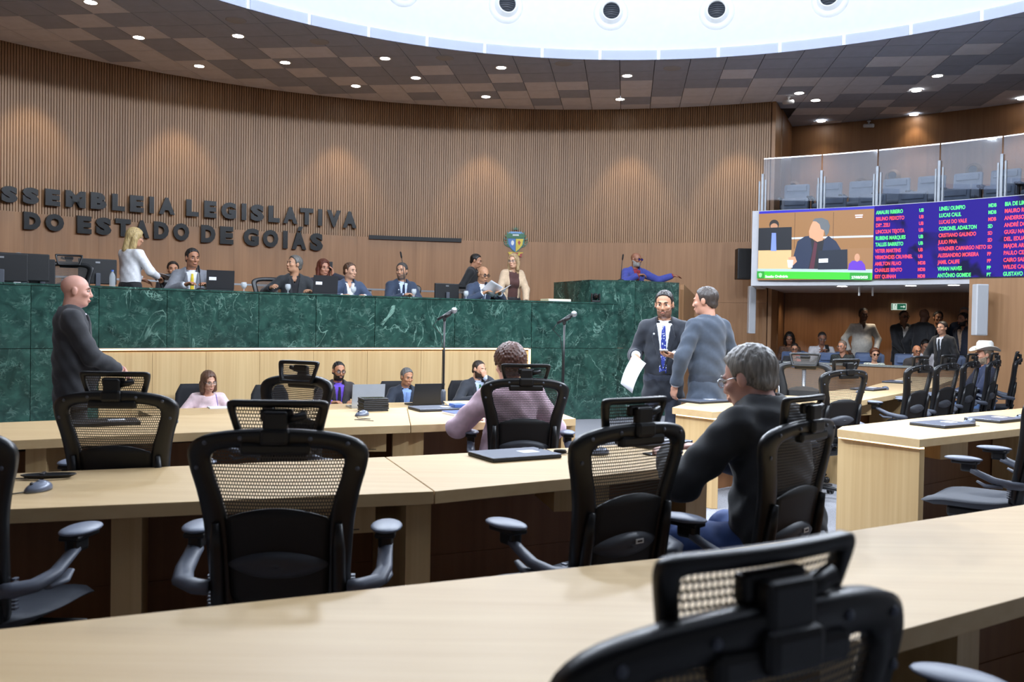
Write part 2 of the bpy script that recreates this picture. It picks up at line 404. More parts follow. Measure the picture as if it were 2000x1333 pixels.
# back wall: plain veneer panels below, ribbed slats above
SEAM = 3.14
A_L = ang(Vector((-11.2, 9.5)))
wb = MB(); arcband(wb, RW + .06, RW + .22, WALL_END, A_L, 0, CEIL + .05, 90)
wall_back = struct('wall_back', wb, mat('wall_backing', '6b4c33', .7), label='curved timber clad wall behind the dais')
sl = MB(); pitch = .046 / RW; a = WALL_END + .004; zb = SEAM + .004
while a < A_L:
    p = [pol(RW + .06, a - pitch * .46), pol(RW + .030, a - pitch * .36), pol(RW + .030, a + pitch * .36), pol(RW + .06, a + pitch * .46)]
    V = [(q.x, q.y, z) for z in (zb, CEIL + .03) for q in p]
    sl.add(V, [(0, 1, 5, 4), (1, 2, 6, 5), (2, 3, 7, 6), (0, 3, 2, 1)]); a += pitch
o = sl.obj('slats', WALLS, wall_back); o['kind'] = 'stuff'; o['label'] = 'fine vertical timber slats'
pa = 1.22 / RW; a = WALL_END + .002
while a < A_L:
    for z0, z1 in ((.02, 1.9), (1.904, SEAM)):
        mb = MB(); arcband(mb, RW, RW + .06, a, a + pa - .0002, z0, z1, 4); mb.obj('wall_panel', WALLW, wall_back)
    a += pa
mb = MB(); e0 = WALL_END
mb.prism([tuple(pol(RW - .01, e0)[:2]), tuple(pol(RW + .9, e0)[:2]), tuple(pol(RW + .9, e0 - .006)[:2]), tuple(pol(RW - .01, e0 - .006)[:2])], 0, CEIL)
struct('trim_1', mb, WALLW, label='timber end of the curved wall beside the gallery')
# rear and side wall out of view so that the hall is closed
rw_ = MB(); arcband(rw_, RW, RW + .2, A_L, A_L + 1.0, 0, CEIL + .05, 24)
struct('wall_left', rw_, WALLW)

# recessed downlights
DL_E = emis('lamp_glow', (1.0, .97, .92), 28.0); DL_R = mat('lamp_rim', 'dfe0e0', .4)
def downlight(px, py, power=22, z=CEIL, col=(1, .95, .88), light=True, label='small round recessed downlight glowing in the tiled ceiling', grp='ceiling downlights', up=False):
    p = atz(px, py, z); p.z = z - .012
    t = thing('downlight', label, 'downlight', p, 0, grp)
    mb = MB(); mb.lathe([(.075, 0), (.11, -.004), (.115, 0)], n=24, cap=False); mb.obj('rim', DL_R, t)
    mb = MB(); mb.lathe([(.0000001, -.003), (.085, -.003)], n=24, cap=False); mb.obj('lens', DL_E, t)
    if light: spot('downlight_beam', (p.x, p.y, p.z - .03), (p.x, p.y, 0), power, col, 95, .8, .06)
for q in [(177, 3), (271, 72), (389, 128), (465, 69), (557, 121), (695, 167), (752, 113), (812, 151), (979, 131), (949, 188), (1225, 147), (1211, 193), (1561, 181), (1593, 195), (1831, 147), (1790, 176)]:
    downlight(*q)
for q in [(1604, 236), (1785, 223), (1997, 192)]:
    downlight(*q, label='recessed downlight in the dark ceiling above the balcony', grp='balcony downlights', power=30, col=WARM)
# round ceiling loudspeaker grilles
GRI = mat('grille_grey', 'a4a6aa', .8, var=.03)
for q in [(461, 38), (624, 80), (869, 112), (1101, 123), (1313, 132)]:
    p = atz(*q, CEIL); mb = MB(); mb.lathe([(.0000001, -.012), (.14, -.012), (.155, -.006), (.16, 0)], n=28)
    tag(mb.obj('ceiling_speaker', GRI, None, (p.x, p.y, CEIL - .008)), 'flush round grey loudspeaker grille in the tiled ceiling', 'speaker', 'ceiling loudspeakers')
# wall washers: warm pools on the back wall
for px in (60, 345, 660, 945, 1230, 1440):
    p = atcyl(px, 300, RW); a = ang(p)
    spot('wall_washer', pol(RW - .75, a, CEIL - .05), pol(RW, a, 1.8), 110, WARM, 62, .55, .06)
# ---------------------------------------------------------------- the dais
DX = np.array([-4.5, -3.98, -3.13, -1.83, -.86, -.37, .25, 1.57]); DY = np.array([9.83, 10.3, 10.92, 11.78, 12.5, 12.65, 12.94, 13.37])
_pf = np.polyfit(DX, DY, 2)
def dfront(x): return float(np.polyval(_pf, x))
def dpt(px, off=0.0, z=0.0):
    """point on the dais front seen at pixel column px, pushed back by off"""
    lo, hi = -9.0, 4.0
    for _ in range(50):
        m_ = (lo + hi) / 2; r = ray(px, 640)
        if m_ / dfront(m_) < r.x / r.y: lo = m_
        else: hi = m_
    x = lo; y = dfront(x); sl = float(np.polyval(np.polyder(_pf), x)); n_ = Vector((-sl, 1)).normalized()
    return Vector((x + n_.x * off, y + n_.y * off, z))
def dpx(px, off, z=0.0):
    """like dpt, but the pushed-back point itself is the one in column px"""
    p0 = px
    for _ in range(30):
        q = dpt(p0, off, z); r = ray(px, 600); p0 += (r.x / r.y - q.x / q.y) * FPX * .8
    return q
def strip(px0, px1, o0, o1, z0, z1, mb=None, n=6):
    mb = mb or MB(); P = [dpt(px0 + (px1 - px0) * i / n, o0) for i in range(n + 1)]; Q = [dpt(px0 + (px1 - px0) * i / n, o1) for i in range(n + 1)]
    mb.prism([tuple(p[:2]) for p in P] + [tuple(p[:2]) for p in reversed(Q)], z0, z1); return mb
ZT, ZM, ZP = 1.735, 1.055, 0.95
pl = MB()
P = [dpt(-260 + 1450 * i / 24, .10) for i in range(25)] + [aty(1200, 640, 13.75), aty(1240, 640, 14.1), aty(1300, 640, 14.4), aty(1325, 640, 15.3)]
A_P = ang(atcyl(1322, 500, RW))
back = [pol(RW - .03, A_P + (A_L - .05 - A_P) * i / 30) for i in range(31)]
pl.prism([tuple(p[:2]) for p in P] + [tuple(p[:2]) for p in back], .002, ZP)
struct('floor_platform', pl, WALLW, label='raised floor of the dais')
dais = thing('dais_counter', 'long curved green marble counter with a lit timber niche', 'counter', dpt(600))
dais.location = (0, 0, 0)
JT = [-260, -110, 60, 193, 326, 505, 617, 732, 888, 1038, 1207]
for a, b in zip(JT, JT[1:]):
    g = .55
    strip(a + g, b - g, 0, .05, ZM, ZT - .022, n=4).obj('marble_panel', MARB, dais)
    if b <= 193 or a >= 1038: strip(a + g, b - g, .0, .05, .004, ZM - .006, n=4).obj('marble_panel', MARB, dais)
o = strip(-260, 1207, -.012, .62, ZT - .02, ZT, n=40).obj('counter_top', MARB, dais)
strip(-260, 1207, .05, .09, .004, ZT - .022, n=40).obj('backing', mat('counter_core', '3a2a1c', .8), dais)
# timber niche with its light strip
a = 194
while a < 1033:
    b = min(a + 105, 1033); strip(a + .3, b - .3, .012, .049, .004, ZM - .05, n=4).obj('niche_panel', OAKV, dais); a = b
LED = emis('warm_strip_light', (1.0, .66, .32), 5.5)
strip(194, 1033, .002, .03, ZM - .030, ZM - .012, n=40).obj('light_strip', LED, dais)
strip(1034, 1037, -.004, .02, .02, ZM - .02, n=1).obj('light_strip', LED, dais)
strip(190, 1038, -.012, .03, ZM - .011, ZM - .002, n=40).obj('trim_profile', METAL, dais)
strip(-260, 1207, .028, .05, 0, .004).obj('plinth', BLACKP, dais)
# speaker's rostrum
ros = thing('rostrum', 'tall polygonal green marble rostrum beside the counter', 'rostrum')
P1, P2, P3, P4 = aty(1080, 640, 14.7), aty(1150, 640, 13.62), aty(1239, 640, 13.62), aty(1325, 640, 14.1)
ros.location = (P3.x, P3.y, 0)
def seg(a, b, th, z0, z1, mb=None):
    mb = mb or MB(); d = (b - a).to_2d().normalized(); nn = Vector((-d.y, d.x)) * th
    mb.prism([(a.x - P3.x, a.y - P3.y), (b.x - P3.x, b.y - P3.y), (b.x - P3.x + nn.x, b.y - P3.y + nn.y), (a.x - P3.x + nn.x, a.y - P3.y + nn.y)], z0, z1); return mb
ZR = 2.085
for a, b in ((P1, P2), (P2, P3), (P3, P4)):
    e = (b - a).normalized() * .004
    for z0, z1 in ((.004, ZM - .002), (ZM + .002, ZR - .022)):
        if b is P2 and z0 < .5: continue
        seg(a + e, b - e, .05, z0, z1).obj('marble_panel', MARB, ros)
P5 = P4 + Vector((-.35, .75, 0)); P0 = P1 + Vector((.35, .3, 0))
mb = MB(); mb.prism([(p.x - P3.x, p.y - P3.y) for p in (P1, P2, P3, P4, P5, P0)], ZR - .02, ZR); mb.obj('rostrum_top', MARB, ros)
mb = MB(); mb.prism([(p.x - P3.x, p.y - P3.y) for p in (P2 + Vector((.05, .1, 0)), P3 + Vector((0, .1, 0)), P4 + Vector((-.08, .05, 0)), P5 + Vector((0, -.1, 0)), P0 + Vector((.1, 0, 0)))], .01, ZP); mb.obj('core', mat('rostrum_core', '2f2318', .8), ros)
# timber stair parapet to its right
q0, q1 = aty(1327, 640, 14.35), aty(1349, 640, 15.2)
t = MB(); d = (q1 - q0).to_2d().normalized(); nn = Vector((d.y, -d.x, 0)) * .06
V = [q0, q1, q1 + nn, q0 + nn]; V = [(v.x, v.y, 0) for v in V] + [(q0.x, q0.y, 2.07), (q1.x, q1.y, 1.93), (q1.x + nn.x, q1.y + nn.y, 1.93), (q0.x + nn.x, q0.y + nn.y, 2.07)]
t.add(V, [(3, 2, 1, 0), (4, 5, 6, 7), (0, 1, 5, 4), (1, 2, 6, 5), (2, 3, 7, 6), (3, 0, 4, 7)])
tag(t.obj('stair_parapet', WALLW), 'brown timber parapet with a sloping top beside the marble rostrum', 'parapet')
# rear work desk on the platform with its metal rail
rd = thing('rear_desk', 'low timber desk screen with a metal rail behind the seated officials', 'desk screen')
strip(-200, 1050, 1.95, 2.0, ZP + .005, ZP + .84, n=30).obj('screen_panel', WALLW, rd)
strip(-200, 1050, 1.93, 2.02, ZP + .93, ZP + .955, n=30).obj('rail', METAL, rd)
for px in (20, 220, 420, 640, 820, 1000):
    strip(px, px + 4, 1.96, 1.99, ZP + .84, ZP + .93, n=1).obj('rail_post', METAL, rd)
strip(-200, 1050, 2.0, 2.55, ZP + .70, ZP + .735, n=30).obj('worktop', OAK, rd)
# ---------------------------------------------------------------- members' desks
def lerp2(P, t):
    """point at fraction t of a polyline's length"""
    L = [math.dist(P[i], P[i + 1]) for i in range(len(P) - 1)]; s = t * sum(L)
    for i, l in enumerate(L):
        if s <= l or i == len(L) - 1:
            k = s / l; return Vector((P[i][0] + (P[i + 1][0] - P[i][0]) * k, P[i][1] + (P[i + 1][1] - P[i][1]) * k))
        s -= l
DT = .75
SLOT = mat('socket_plate', 'e6e6e2', .5)
def desk(label, near, far, legs, drawers, ends=None, name='desk', panel=True):
    n0 = Vector(near[0]); c = Vector((sum(p[0] for p in near) / len(near), sum(p[1] for p in near) / len(near)))
    t = thing(name, label, 'desk', (c.x, c.y, 0))
    L = lambda p: (p[0] - c.x, p[1] - c.y)
    mb = MB(); poly = [L(p) for p in near] + [L(p) for p in (ends or [])] + [L(p) for p in reversed(far)]
    mb.prism(poly, DT - .05, DT); top = mb.obj('desk_top', OAK, t)
    bv = top.modifiers.new('edge', 'BEVEL'); bv.width = .0025; bv.segments = 2; bv.limit_method = 'ANGLE'
    if panel:
        N = 12; A = [lerp2(far, i / N) for i in range(N + 1)]; B = [lerp2(near, i / N) for i in range(N + 1)]
        for (z0, z1, o0) in ((.30, DT - .16, .16), (.01, .302, .165)):
            mb = MB(); f = [a + (b - a).normalized() * o0 for a, b in zip(A, B)]; g = [a + (b - a).normalized() * (o0 + .02) for a, b in zip(A, B)]
            mb.prism([L(p) for p in f] + [L(p) for p in reversed(g)], z0, z1); mb.obj('modesty_panel', OAKD, t)
        f = [a + (b - a).normalized() * .14 for a, b in zip(A, B)]; g = [a + (b - a).normalized() * .16 for a, b in zip(A, B)]
        mb = MB(); mb.prism([L(p) for p in f] + [L(p) for p in reversed(g)], DT - .16, DT - .051); mb.obj('cable_tray', mat('tray_dark', '1d1511', .7), t)
    for k in legs:
        a, b = lerp2(near, k), lerp2(far, k); d = (b - a).normalized(); s = Vector((d.y, -d.x)) * .05
        p0 = a + d * .07; p1 = b - d * .19
        mb = MB(); mb.prism([L(p) for p in (p0 - s, p0 + s, p1 + s, p1 - s)], 0, DT - .051); mb.obj('leg_panel', OAKV, t)
    for k in drawers:
        a, b = lerp2(near, k), lerp2(far, k); d = (b - a).normalized(); s = Vector((d.y, -d.x)) * .125
        p0 = a + d * .10; p1 = a + d * .48
        mb = MB(); mb.prism([L(p) for p in (p0 - s, p0 + s, p1 + s, p1 - s)], DT - .17, DT - .055); dr_ = mb.obj('drawer', OAKV, t)
        mb = MB(); q = p0 - d * .0006; mb.prism([L(x) for x in (q - s * .15, q + s * .5, p0 + s * .5, p0 - s * .15)], DT - .157, DT - .153); mb.obj('stamp', BLACKP, dr_)
        e = p0 + s * .6 + d * .2
        mb = MB(); mb.box((e.x - c.x, e.y - c.y, DT - .18), (.1, .05, .018)); mb.obj('lock_rail', BLACKP, dr_)
    for k in [x + .06 for x in legs if x < .9]:
        a, b = lerp2(near, k), lerp2(far, k); d = (b - a).normalized(); e = b - d * .20
        mb = MB(); mb.box((e.x - c.x, e.y - c.y, DT - .105), (.11, .02, .07), math.atan2(d.y, d.x) - PI / 2); so = mb.obj('socket', SLOT, t)
        mb = MB(); e2 = e - d * .011; mb.box((e2.x - c.x, e2.y - c.y, DT - .105), (.07, .004, .025), math.atan2(d.y, d.x) - PI / 2); mb.obj('outlet', BLACKP, so)
    return t, c, L
R3N = [(-1.95, .55), (-.70, 1.27), (.10, 1.57), (.76, 1.87), (1.27, 2.19), (2.4, 2.92), (3.4, 3.75)]
R3F = [(-2.3, 1.25), (-1.05, 1.84), (-.36, 2.15), (.41, 2.49), (1.02, 2.83), (1.93, 3.36), (3.0, 4.2)]
desk('pale oak desk running across the foreground under the blurred mesh chair', R3N, R3F, (.48, .56, .8), ())
R2N = [(-2.9, 2.62), (-1.69, 2.98), (-1.0, 3.20), (-.29, 3.43)]; R2F = [(-3.1, 3.2), (-2.04, 3.66), (-1.37, 3.95), (-.60, 4.28)]
desk('pale oak desk with a lone grey mouse and coiled cable on top', R2N, R2F, (.60, .985), (.88,))
R2N2 = [(-.286, 3.432), (.27, 3.78), (.94, 4.26)]; R2F2 = [(-.596, 4.282), (.33, 4.72), (.92, 5.05)]
desk('pale oak desk with a closed laptop before the grey-haired man', R2N2, R2F2, (.97,), (.5,))
R1N = [(-4.2, 3.75), (-2.62, 4.6), (-1.58, 5.2), (-.63, 5.62)]; R1F = [(-4.5, 4.45), (-3.08, 5.39), (-1.41, 6.45), (-.79, 6.78)]
desk('wide pale oak desk shared by the woman in pink and the man in purple', R1N, R1F, (.48, .985), (.93,))
R1N2 = [(-.626, 5.622), (.45, 6.18)]; R1F2 = [(-.786, 6.782), (.2, 7.3)]
desk('wide pale oak desk where the bearded man reads, behind the pink jacket', R1N2, R1F2, (.03, .97), ())
# right-hand block, its glowing end panels
def lit_end(t, L, P, hgt=DT - .05):
    for a, b in zip(P, P[1:]):
        a, b = Vector(a), Vector(b); d = (b - a).normalized(); nn = Vector((-d.y, d.x))
        mb = MB(); mb.prism([L(a), L(b), L(b + nn * .03), L(a + nn * .03)], .002, hgt - .012); mb.obj('end_panel', OAKV, t)
        mb = MB(); mb.prism([L(a + nn * .003), L(b + nn * .003), L(b + nn * .02), L(a + nn * .02)], hgt - .012, hgt - .002); mb.obj('light_strip', LED, t)
NB = [(2.44, 5.33), (3.57, 6.12), (5.2, 7.45), (6.2, 8.6)]; FB = [(2.22, 5.98), (3.3, 6.86), (4.5, 7.75), (5.5, 8.9)]
t, c, L = desk('oak desk with a glowing chamfered end and two closed laptops', NB, FB, (.42, .8), (.11,))
t.children[0].data.transform(Matrix())
lit_end(t, L, [(2.14, 5.84), (2.455, 5.36), (2.49, 5.37)])
mb = MB(); mb.prism([L(p) for p in ((2.12, 5.80), (2.44, 5.33), (2.22, 5.98))], DT - .05, DT); mb.obj('corner', OAK, t)
NC = [(1.54, 6.83), (3.09, 8.04), (4.78, 10.18), (6.3, 12.6)]; FC = [(1.50, 7.62), (2.6, 8.6), (3.98, 10.07), (5.5, 12.5)]
t, c, L = desk('curved oak desk beyond the aisle with mice and closed laptops', NC, FC, (.25, .5, .75), (.33, .62))
lit_end(t, L, [(1.32, 7.16), (1.555, 6.86), (1.60, 6.86)])
mb = MB(); mb.prism([L(p) for p in ((1.29, 7.15), (1.54, 6.83), (1.50, 7.62))], DT - .05, DT); mb.obj('corner', OAK, t)
# ---------------------------------------------------------------- mesh task chairs
CF = mat('chair_frame_black', '121315', .38, var=.1); CP = mat('chair_panel_black', '0e0e10', .6, var=.15, bump=.1, bscale=400)
CG = mat('chair_arm_grey', '545965', .5, var=.08); CPAD = mat('arm_pad_grey', '6c7383', .45, var=.06)
CMESH = meshcloth('chair_mesh', '4a4642', .0080, .0105, .68); CSEAT = mat('seat_mesh', '3a3e46', .7, var=.2, scale=(300, 300, 300))
CHROME = mat('castor_metal', '8d9096', .3, .9)
def yb(x, z): return -.235 - (z - .5) * .17 + .55 * x * x            # curved, reclined back surface
def ring_tube(outer, inner, yf, th, nsec=8):
    """closed frame: superelliptic section between two matched loops"""
    n = len(outer); V = []
    for o, i in zip(outer, inner):
        cx, cz = (o[0] + i[0]) / 2, (o[1] + i[1]) / 2; hx, hz = (o[0] - i[0]) / 2, (o[1] - i[1]) / 2
        for k in range(nsec):
            q = 2 * PI * (k + .5) / nsec; cc, ss = math.cos(q), math.sin(q)
            a = math.copysign(abs(cc) ** .6, cc); b = math.copysign(abs(ss) ** .6, ss)
            x, z = cx + hx * a, cz + hz * a
            V.append((x, yf(x, z) + th / 2 * b, z))
    F = [(i * nsec + k, i * nsec + (k + 1) % nsec, ((i + 1) % n) * nsec + (k + 1) % nsec, ((i + 1) % n) * nsec + k) for i in range(n) for k in range(nsec)]
    return V, F
def smooth_loop(pts, sub=4):
    """Catmull-Rom through control points, closed"""
    P = [Vector(p) for p in pts]; n = len(P); out = []
    for i in range(n):
        p0, p1, p2, p3 = P[i - 1], P[i], P[(i + 1) % n], P[(i + 2) % n]
        for k in range(sub):
            t = k / sub; out.append(.5 * ((2 * p1) + (p2 - p0) * t + (2 * p0 - 5 * p1 + 4 * p2 - p3) * t * t + (3 * p1 - p0 - 3 * p2 + p3) * t ** 3))
    return out
def sheet(wl, z0, z1, yf, nx=12, nz=10, dy=0.0, th=0.0):
    V = []; F = []
    for j in range(nz + 1):
        z = z0 + (z1 - z0) * j / nz; w = wl(z)
        for i in range(nx + 1):
            x = -w + 2 * w * i / nx; V.append((x, yf(x, z) + dy, z))
    for j in range(nz):
        for i in range(nx):
            a = j * (nx + 1) + i; F.append((a, a + 1, a + nx + 2, a + nx + 1))
    if th:
        n = len(V); V += [(x, y - th, z) for x, y, z in V]; F += [tuple(reversed([i + n for i in f])) for f in F]
        m = nx + 1
        edge = [i for i in range(m)] + [j * m + nx for j in range(1, nz + 1)] + [nz * m + i for i in range(nx - 1, -1, -1)] + [j * m for j in range(nz - 1, 0, -1)]
        F += [(edge[(i + 1) % len(edge)], edge[i], edge[i] + n, edge[(i + 1) % len(edge)] + n) for i in range(len(edge))]
    return V, F
half_o = [(0, 1.085), (.09, 1.082), (.17, 1.072), (.232, 1.052), (.262, 1.018), (.258, .965), (.240, .90), (.224, .82), (.216, .74), (.210, .65), (.204, .56), (.195, .50), (.15, .485), (.07, .483)]
half_i = [(0, 1.028), (.08, 1.027), (.135, 1.024), (.175, 1.014), (.192, .992), (.186, .95), (.168, .89), (.150, .82), (.143, .74), (.141, .65), (.138, .58), (.125, .548), (.09, .540), (.04, .540)]
def full(h): return h + [(0, h[-1][1])] + [(-x, z) for x, z in reversed(h[1:])]
def make_chair(label, rest=True):
    t = thing('task_chair', label, 'chair')
    o = smooth_loop(full(half_o), 3); i = smooth_loop(full(half_i), 3)
    mb = MB(); mb.add(*ring_tube(o, i, yb, .042), True); fr = mb.obj('back_frame', CF, t)
    for sx in (-1, 1):                                                 # screw heads and side rails
        for (x, z) in ((.10, 1.056), (.205, 1.04), (.232, .965), (.17, .62)):
            mb = MB(); mb.lathe([(.0000001, .004), (.006, .003), (.007, 0)], (sx * x, yb(x, z) - .021, z), 10, Matrix.Rotation(PI / 2, 3, 'X')); mb.obj('screw', CG, fr)
        mb = MB(); pts = [(sx * .178, yb(.18, z) - .03, z) for z in (.50, .60, .72, .80)]
        mb.tube(pts, [.022, .022, .020, .012], 8); mb.obj('back_rail', CF, t)
        mb = MB()
        for k in range(9): mb.box((sx * .214, yb(.21, .56) + .01, .535 + k * .011), (.012, .02, .005))
        mb.obj('height_rack', CG, t)
    wi = lambda z: float(np.interp(z, [.80, .82, .89, .95, .992, 1.03], [.152, .155, .175, .193, .196, .17]))
    mb = MB(); mb.add(*sheet(wi, .80, 1.035, yb, 12, 8), True); mb.obj('back_mesh', CMESH, t)
    wl = lambda z: float(np.interp(z, [.535, .56, .82, .85], [.115, .14, .152, .14]))
    V, F = sheet(wl, .535, .845, yb, 12, 8, -.004, .012); V = [(x, y, z - (.03 * (x / .15) ** 2 if z > .83 else 0)) for x, y, z in V]
    mb = MB(); mb.add(V, F, True); mb.obj('lower_panel', CP, t)
    V = []; F = []; nz = 14; mm = 5                                     # lens-shaped lumbar pad
    lens = smooth_loop([(-.148, .672), (-.09, .702), (0, .714), (.09, .702), (.148, .672), (.085, .640), (0, .630), (-.085, .640)], 5)
    n = len(lens)
    for r in range(mm):
        s = 1 - r / (mm - 1) * .98; d = .018 * math.sqrt(max(0, 1 - s * s)) + (.008 if r else 0)
        for p in lens:
            x = p[0] * s; z = .672 + (p[1] - .672) * s; V.append((x, yb(x, z) - .016 - d, z))
    F = [(r * n + k, (r + 1) * n + k, (r + 1) * n + (k + 1) % n, r * n + (k + 1) % n) for r in range(mm - 1) for k in range(n)]; F.append(tuple((mm - 1) * n + k for k in range(n)))
    mb = MB(); mb.add(V, F, True); lp = mb.obj('lumbar_pad', mat('lumbar_grey', '3c3f46', .5), t)
    if rest:
        HZ = -.022; yh = lambda x, z: yb(0, 1.08) + .034 + (z - 1.07) * -.25 + .9 * x * x * .8
        ho = smooth_loop([(0, 1.188), (.09, 1.188), (.135, 1.186), (.147, 1.172), (.138, 1.13), (.122, 1.075), (.112, 1.058), (.06, 1.056), (0, 1.056), (-.06, 1.056), (-.112, 1.058), (-.122, 1.075), (-.138, 1.13), (-.147, 1.172), (-.135, 1.186), (-.09, 1.188)], 4)
        hi = smooth_loop([(0, 1.166), (.085, 1.166), (.115, 1.165), (.122, 1.158), (.116, 1.125), (.102, 1.085), (.095, 1.078), (.05, 1.076), (0, 1.076), (-.05, 1.076), (-.095, 1.078), (-.102, 1.085), (-.116, 1.125), (-.122, 1.158), (-.115, 1.165), (-.085, 1.166)], 4)
        mb = MB(); ho = [Vector((p[0], p[1] + HZ)) for p in ho]; hi = [Vector((p[0], p[1] + HZ)) for p in hi]; mb.add(*ring_tube(ho, hi, yh, .026), True); hr = mb.obj('headrest', CF, t)
        mb = MB(); mb.add(*sheet(lambda z: float(np.interp(z, [1.048, 1.148], [.100, .126])), 1.048, 1.150, yh, 10, 6), True); mb.obj('headrest_mesh', CMESH, hr)
        mb = MB(); y0 = yb(0, 1.06)
        mb.box((0, y0 - .012, 1.062), (.084, .050, .050), 0, .012); mb.box((0, y0 - .012, 1.098), (.070, .030, .075), 0, .008); mb.box((0, y0 + .010, 1.122), (.095, .024, .036), 0, .008)
        mb.tube([(.03, y0 + .0, 1.108), (.085, y0 + .0, 1.125)], .013, 10); mb.obj('headrest_stem', CF, t)
        mb = MB(); mb.box((0, yb(0, 1.02) - .012, 1.026), (.20, .034, .036), 0, .010); mb.obj('headrest_mount', CF, t)
    for sx in (-1, 1):
        arm = MB(); pts = [(sx * .205, -.262, .60), (sx * .245, -.262, .605), (sx * .288, -.235, .612), (sx * .304, -.16, .628), (sx * .302, -.09, .655), (sx * .300, -.05, .672)]
        arm.tube(pts, [.034, .036, .034, .029, .026, .026], 10, flat=.62); a = arm.obj('arm_bracket', CG, t)
        mb = MB(); mb.box((sx * .300, -.035, .69), (.046, .075, .055), 0, .012); mb.obj('arm_post', CF, a)
        mb = MB(); mb.tube([(sx * .302, -.20, .60), (sx * .31, -.12, .598), (sx * .308, -.08, .618)], [.02, .02, .012], 8, flat=.5); mb.obj('arm_lever', CG, a)
        pad = MB(); pad.ell((sx * .300, -.01, .728), (.052, .095, .014), 18, 10); p_ = pad.obj('arm_pad', CPAD, t)
        mb = MB(); mb.box((sx * .300, -.02, .712), (.066, .13, .018), 0, .006); mb.obj('pad_plate', CF, p_)
    V = []; F = []; nx, ny = 14, 14                                     # saddle seat with waterfall front
    for s_ in (1, 0):
        for j in range(ny + 1):
            for i_ in range(nx + 1):
                u = -1 + 2 * i_ / nx; v = -1 + 2 * j / ny
                k = (1 - .30 * max(0, abs(u) - .6) ** 2 * 4); x = u * .255 * (1 - .10 * max(0, v) ** 3 - .12 * max(0, -v) ** 2); y = v * .245 * k
                z = .492 + .018 * u * u - .05 * max(0, v - .35) ** 2 + .012 * max(0, -v) ** 2
                e = max(abs(u), abs(v)); z -= .022 * max(0, e - .8) / .2 if s_ else .055 - .03 * max(0, e - .7) / .3
                V.append((x, y, z))
    m1 = nx + 1; N = m1 * (ny + 1)
    for j in range(ny):
        for i_ in range(nx):
            a = j * m1 + i_; F.append((a, a + 1, a + m1 + 1, a + m1)); F.append((N + a, N + a + m1, N + a + m1 + 1, N + a + 1))
    ed = [i_ for i_ in range(m1)] + [j * m1 + nx for j in range(1, ny + 1)] + [ny * m1 + i_ for i_ in range(nx - 1, -1, -1)] + [j * m1 for j in range(ny - 1, 0, -1)]
    F += [(ed[(i_ + 1) % len(ed)], ed[i_], ed[i_] + N, ed[(i_ + 1) % len(ed)] + N) for i_ in range(len(ed))]
    mb = MB(); mb.add(V, F, True); mb.obj('seat', CSEAT, t)
    mb = MB(); mb.box((0, -.02, .405), (.20, .30, .07), 0, .02); mb.tube([(-.09, -.05, .42), (0, -.24, .42), (.0, -.275, .52)], [.04, .04, .03], 8, flat=.5); mb.obj('mechanism', CF, t)
    mb = MB(); mb.tube([(.1, .05, .41), (.27, .08, .405)], .008, 8); mb.obj('height_lever', CF, t)
    mb = MB(); mb.lathe([(.03, .10), (.03, .25), (.018, .251), (.018, .38)], n=14); mb.obj('gas_lift', CHROME, t)
    bs = MB(); bs.lathe([(.045, .07), (.05, .10), (.045, .13)], n=16)
    for k in range(5):
        q = 2 * PI * k / 5 + .3; bs.tube([(.03 * math.cos(q), .03 * math.sin(q), .105), (.17 * math.cos(q), .17 * math.sin(q), .095), (.31 * math.cos(q), .31 * math.sin(q), .075)], [.034, .028, .018], 8, flat=.6)
    bs.obj('star_base', CF, t)
    for k in range(5):
        q = 2 * PI * k / 5 + .3; M = Matrix.Rotation(q, 3, 'Z') @ Matrix.Rotation(PI / 2, 3, 'X')
        mb = MB()
        for d in (-.016, .016):
            mb.lathe([(.012, -.008), (.028, -.006), (.028, .006), (.012, .008)], Vector((.31 * math.cos(q), .31 * math.sin(q), .029)) + Vector((-math.sin(q), math.cos(q), 0)) * d, 12, M)
        mb.obj('castor', BLACKP, t)
    return t
CH0 = make_chair('black mesh task chair in front of the lone grey mouse')
STK = mat('paper_sticker', 'e4e4e0', .6)
def chair(px, Y, deg, label, group=None, dpx=None, sticker=False):
    """px, Y: where the middle of the back stands; deg: turn to the left of straight ahead"""
    b = aty(px, 700, Y); a = math.radians(deg)
    loc = (b.x - math.sin(a) * .30 , b.y + math.cos(a) * .30, 0)
    loc = Vector((b.x, b.y, 0)) + Matrix.Rotation(a, 3, 'Z') @ Vector((0, .30, 0))
    c = dup(CH0, loc, a, label, group)
    if sticker:
        mb = MB(); mb.box((.03, yb(.03, .685) - .044, .685), (.036, .002, .016)); s = mb.obj('sticker', STK, c); s.rotation_euler = (0, 0, 0)
        mb = MB(); mb.box((.03, yb(.03, .685) - .0455, .685), (.022, .001, .006)); mb.obj('barcode', BLACKP, s)
    return c
chair(545, 2.62, 4, 'black mesh task chair before the desk with the coiled-cable mouse, flat lumbar pad facing out')
b0 = aty(-132, 700, 2.55); CH0.location = (b0.x, b0.y + .3, 0); CH0.rotation_euler = (0, 0, math.radians(-4)); CH0['label'] = 'black mesh task chair next to the lone grey mouse and its coiled cable'
chair(226, 3.85, 4, 'black mesh task chair in front of the bald man, a keyboard seen through it')
chair(583, 5.15, 152, 'mesh task chair turned round with its back to the man in purple')
chair(1027, 5.25, 6, 'black mesh task chair carrying the person in the pink jacket')
chair(1240, 2.95, 38, 'black mesh task chair swung sideways at the desk with the closed laptop', sticker=True)
chair(1570, 3.15, 46, 'black mesh task chair behind the seated grey-haired man', sticker=True)
cn_ = chair(1488, 1.0, 30, 'blurred black mesh task chair looming over the foreground desk')
cn_.scale = (1, 1, 1.018)
for o in cn_.children:
    if o.name.startswith(('headrest.', 'headrest_stem')): o.location.z -= .024
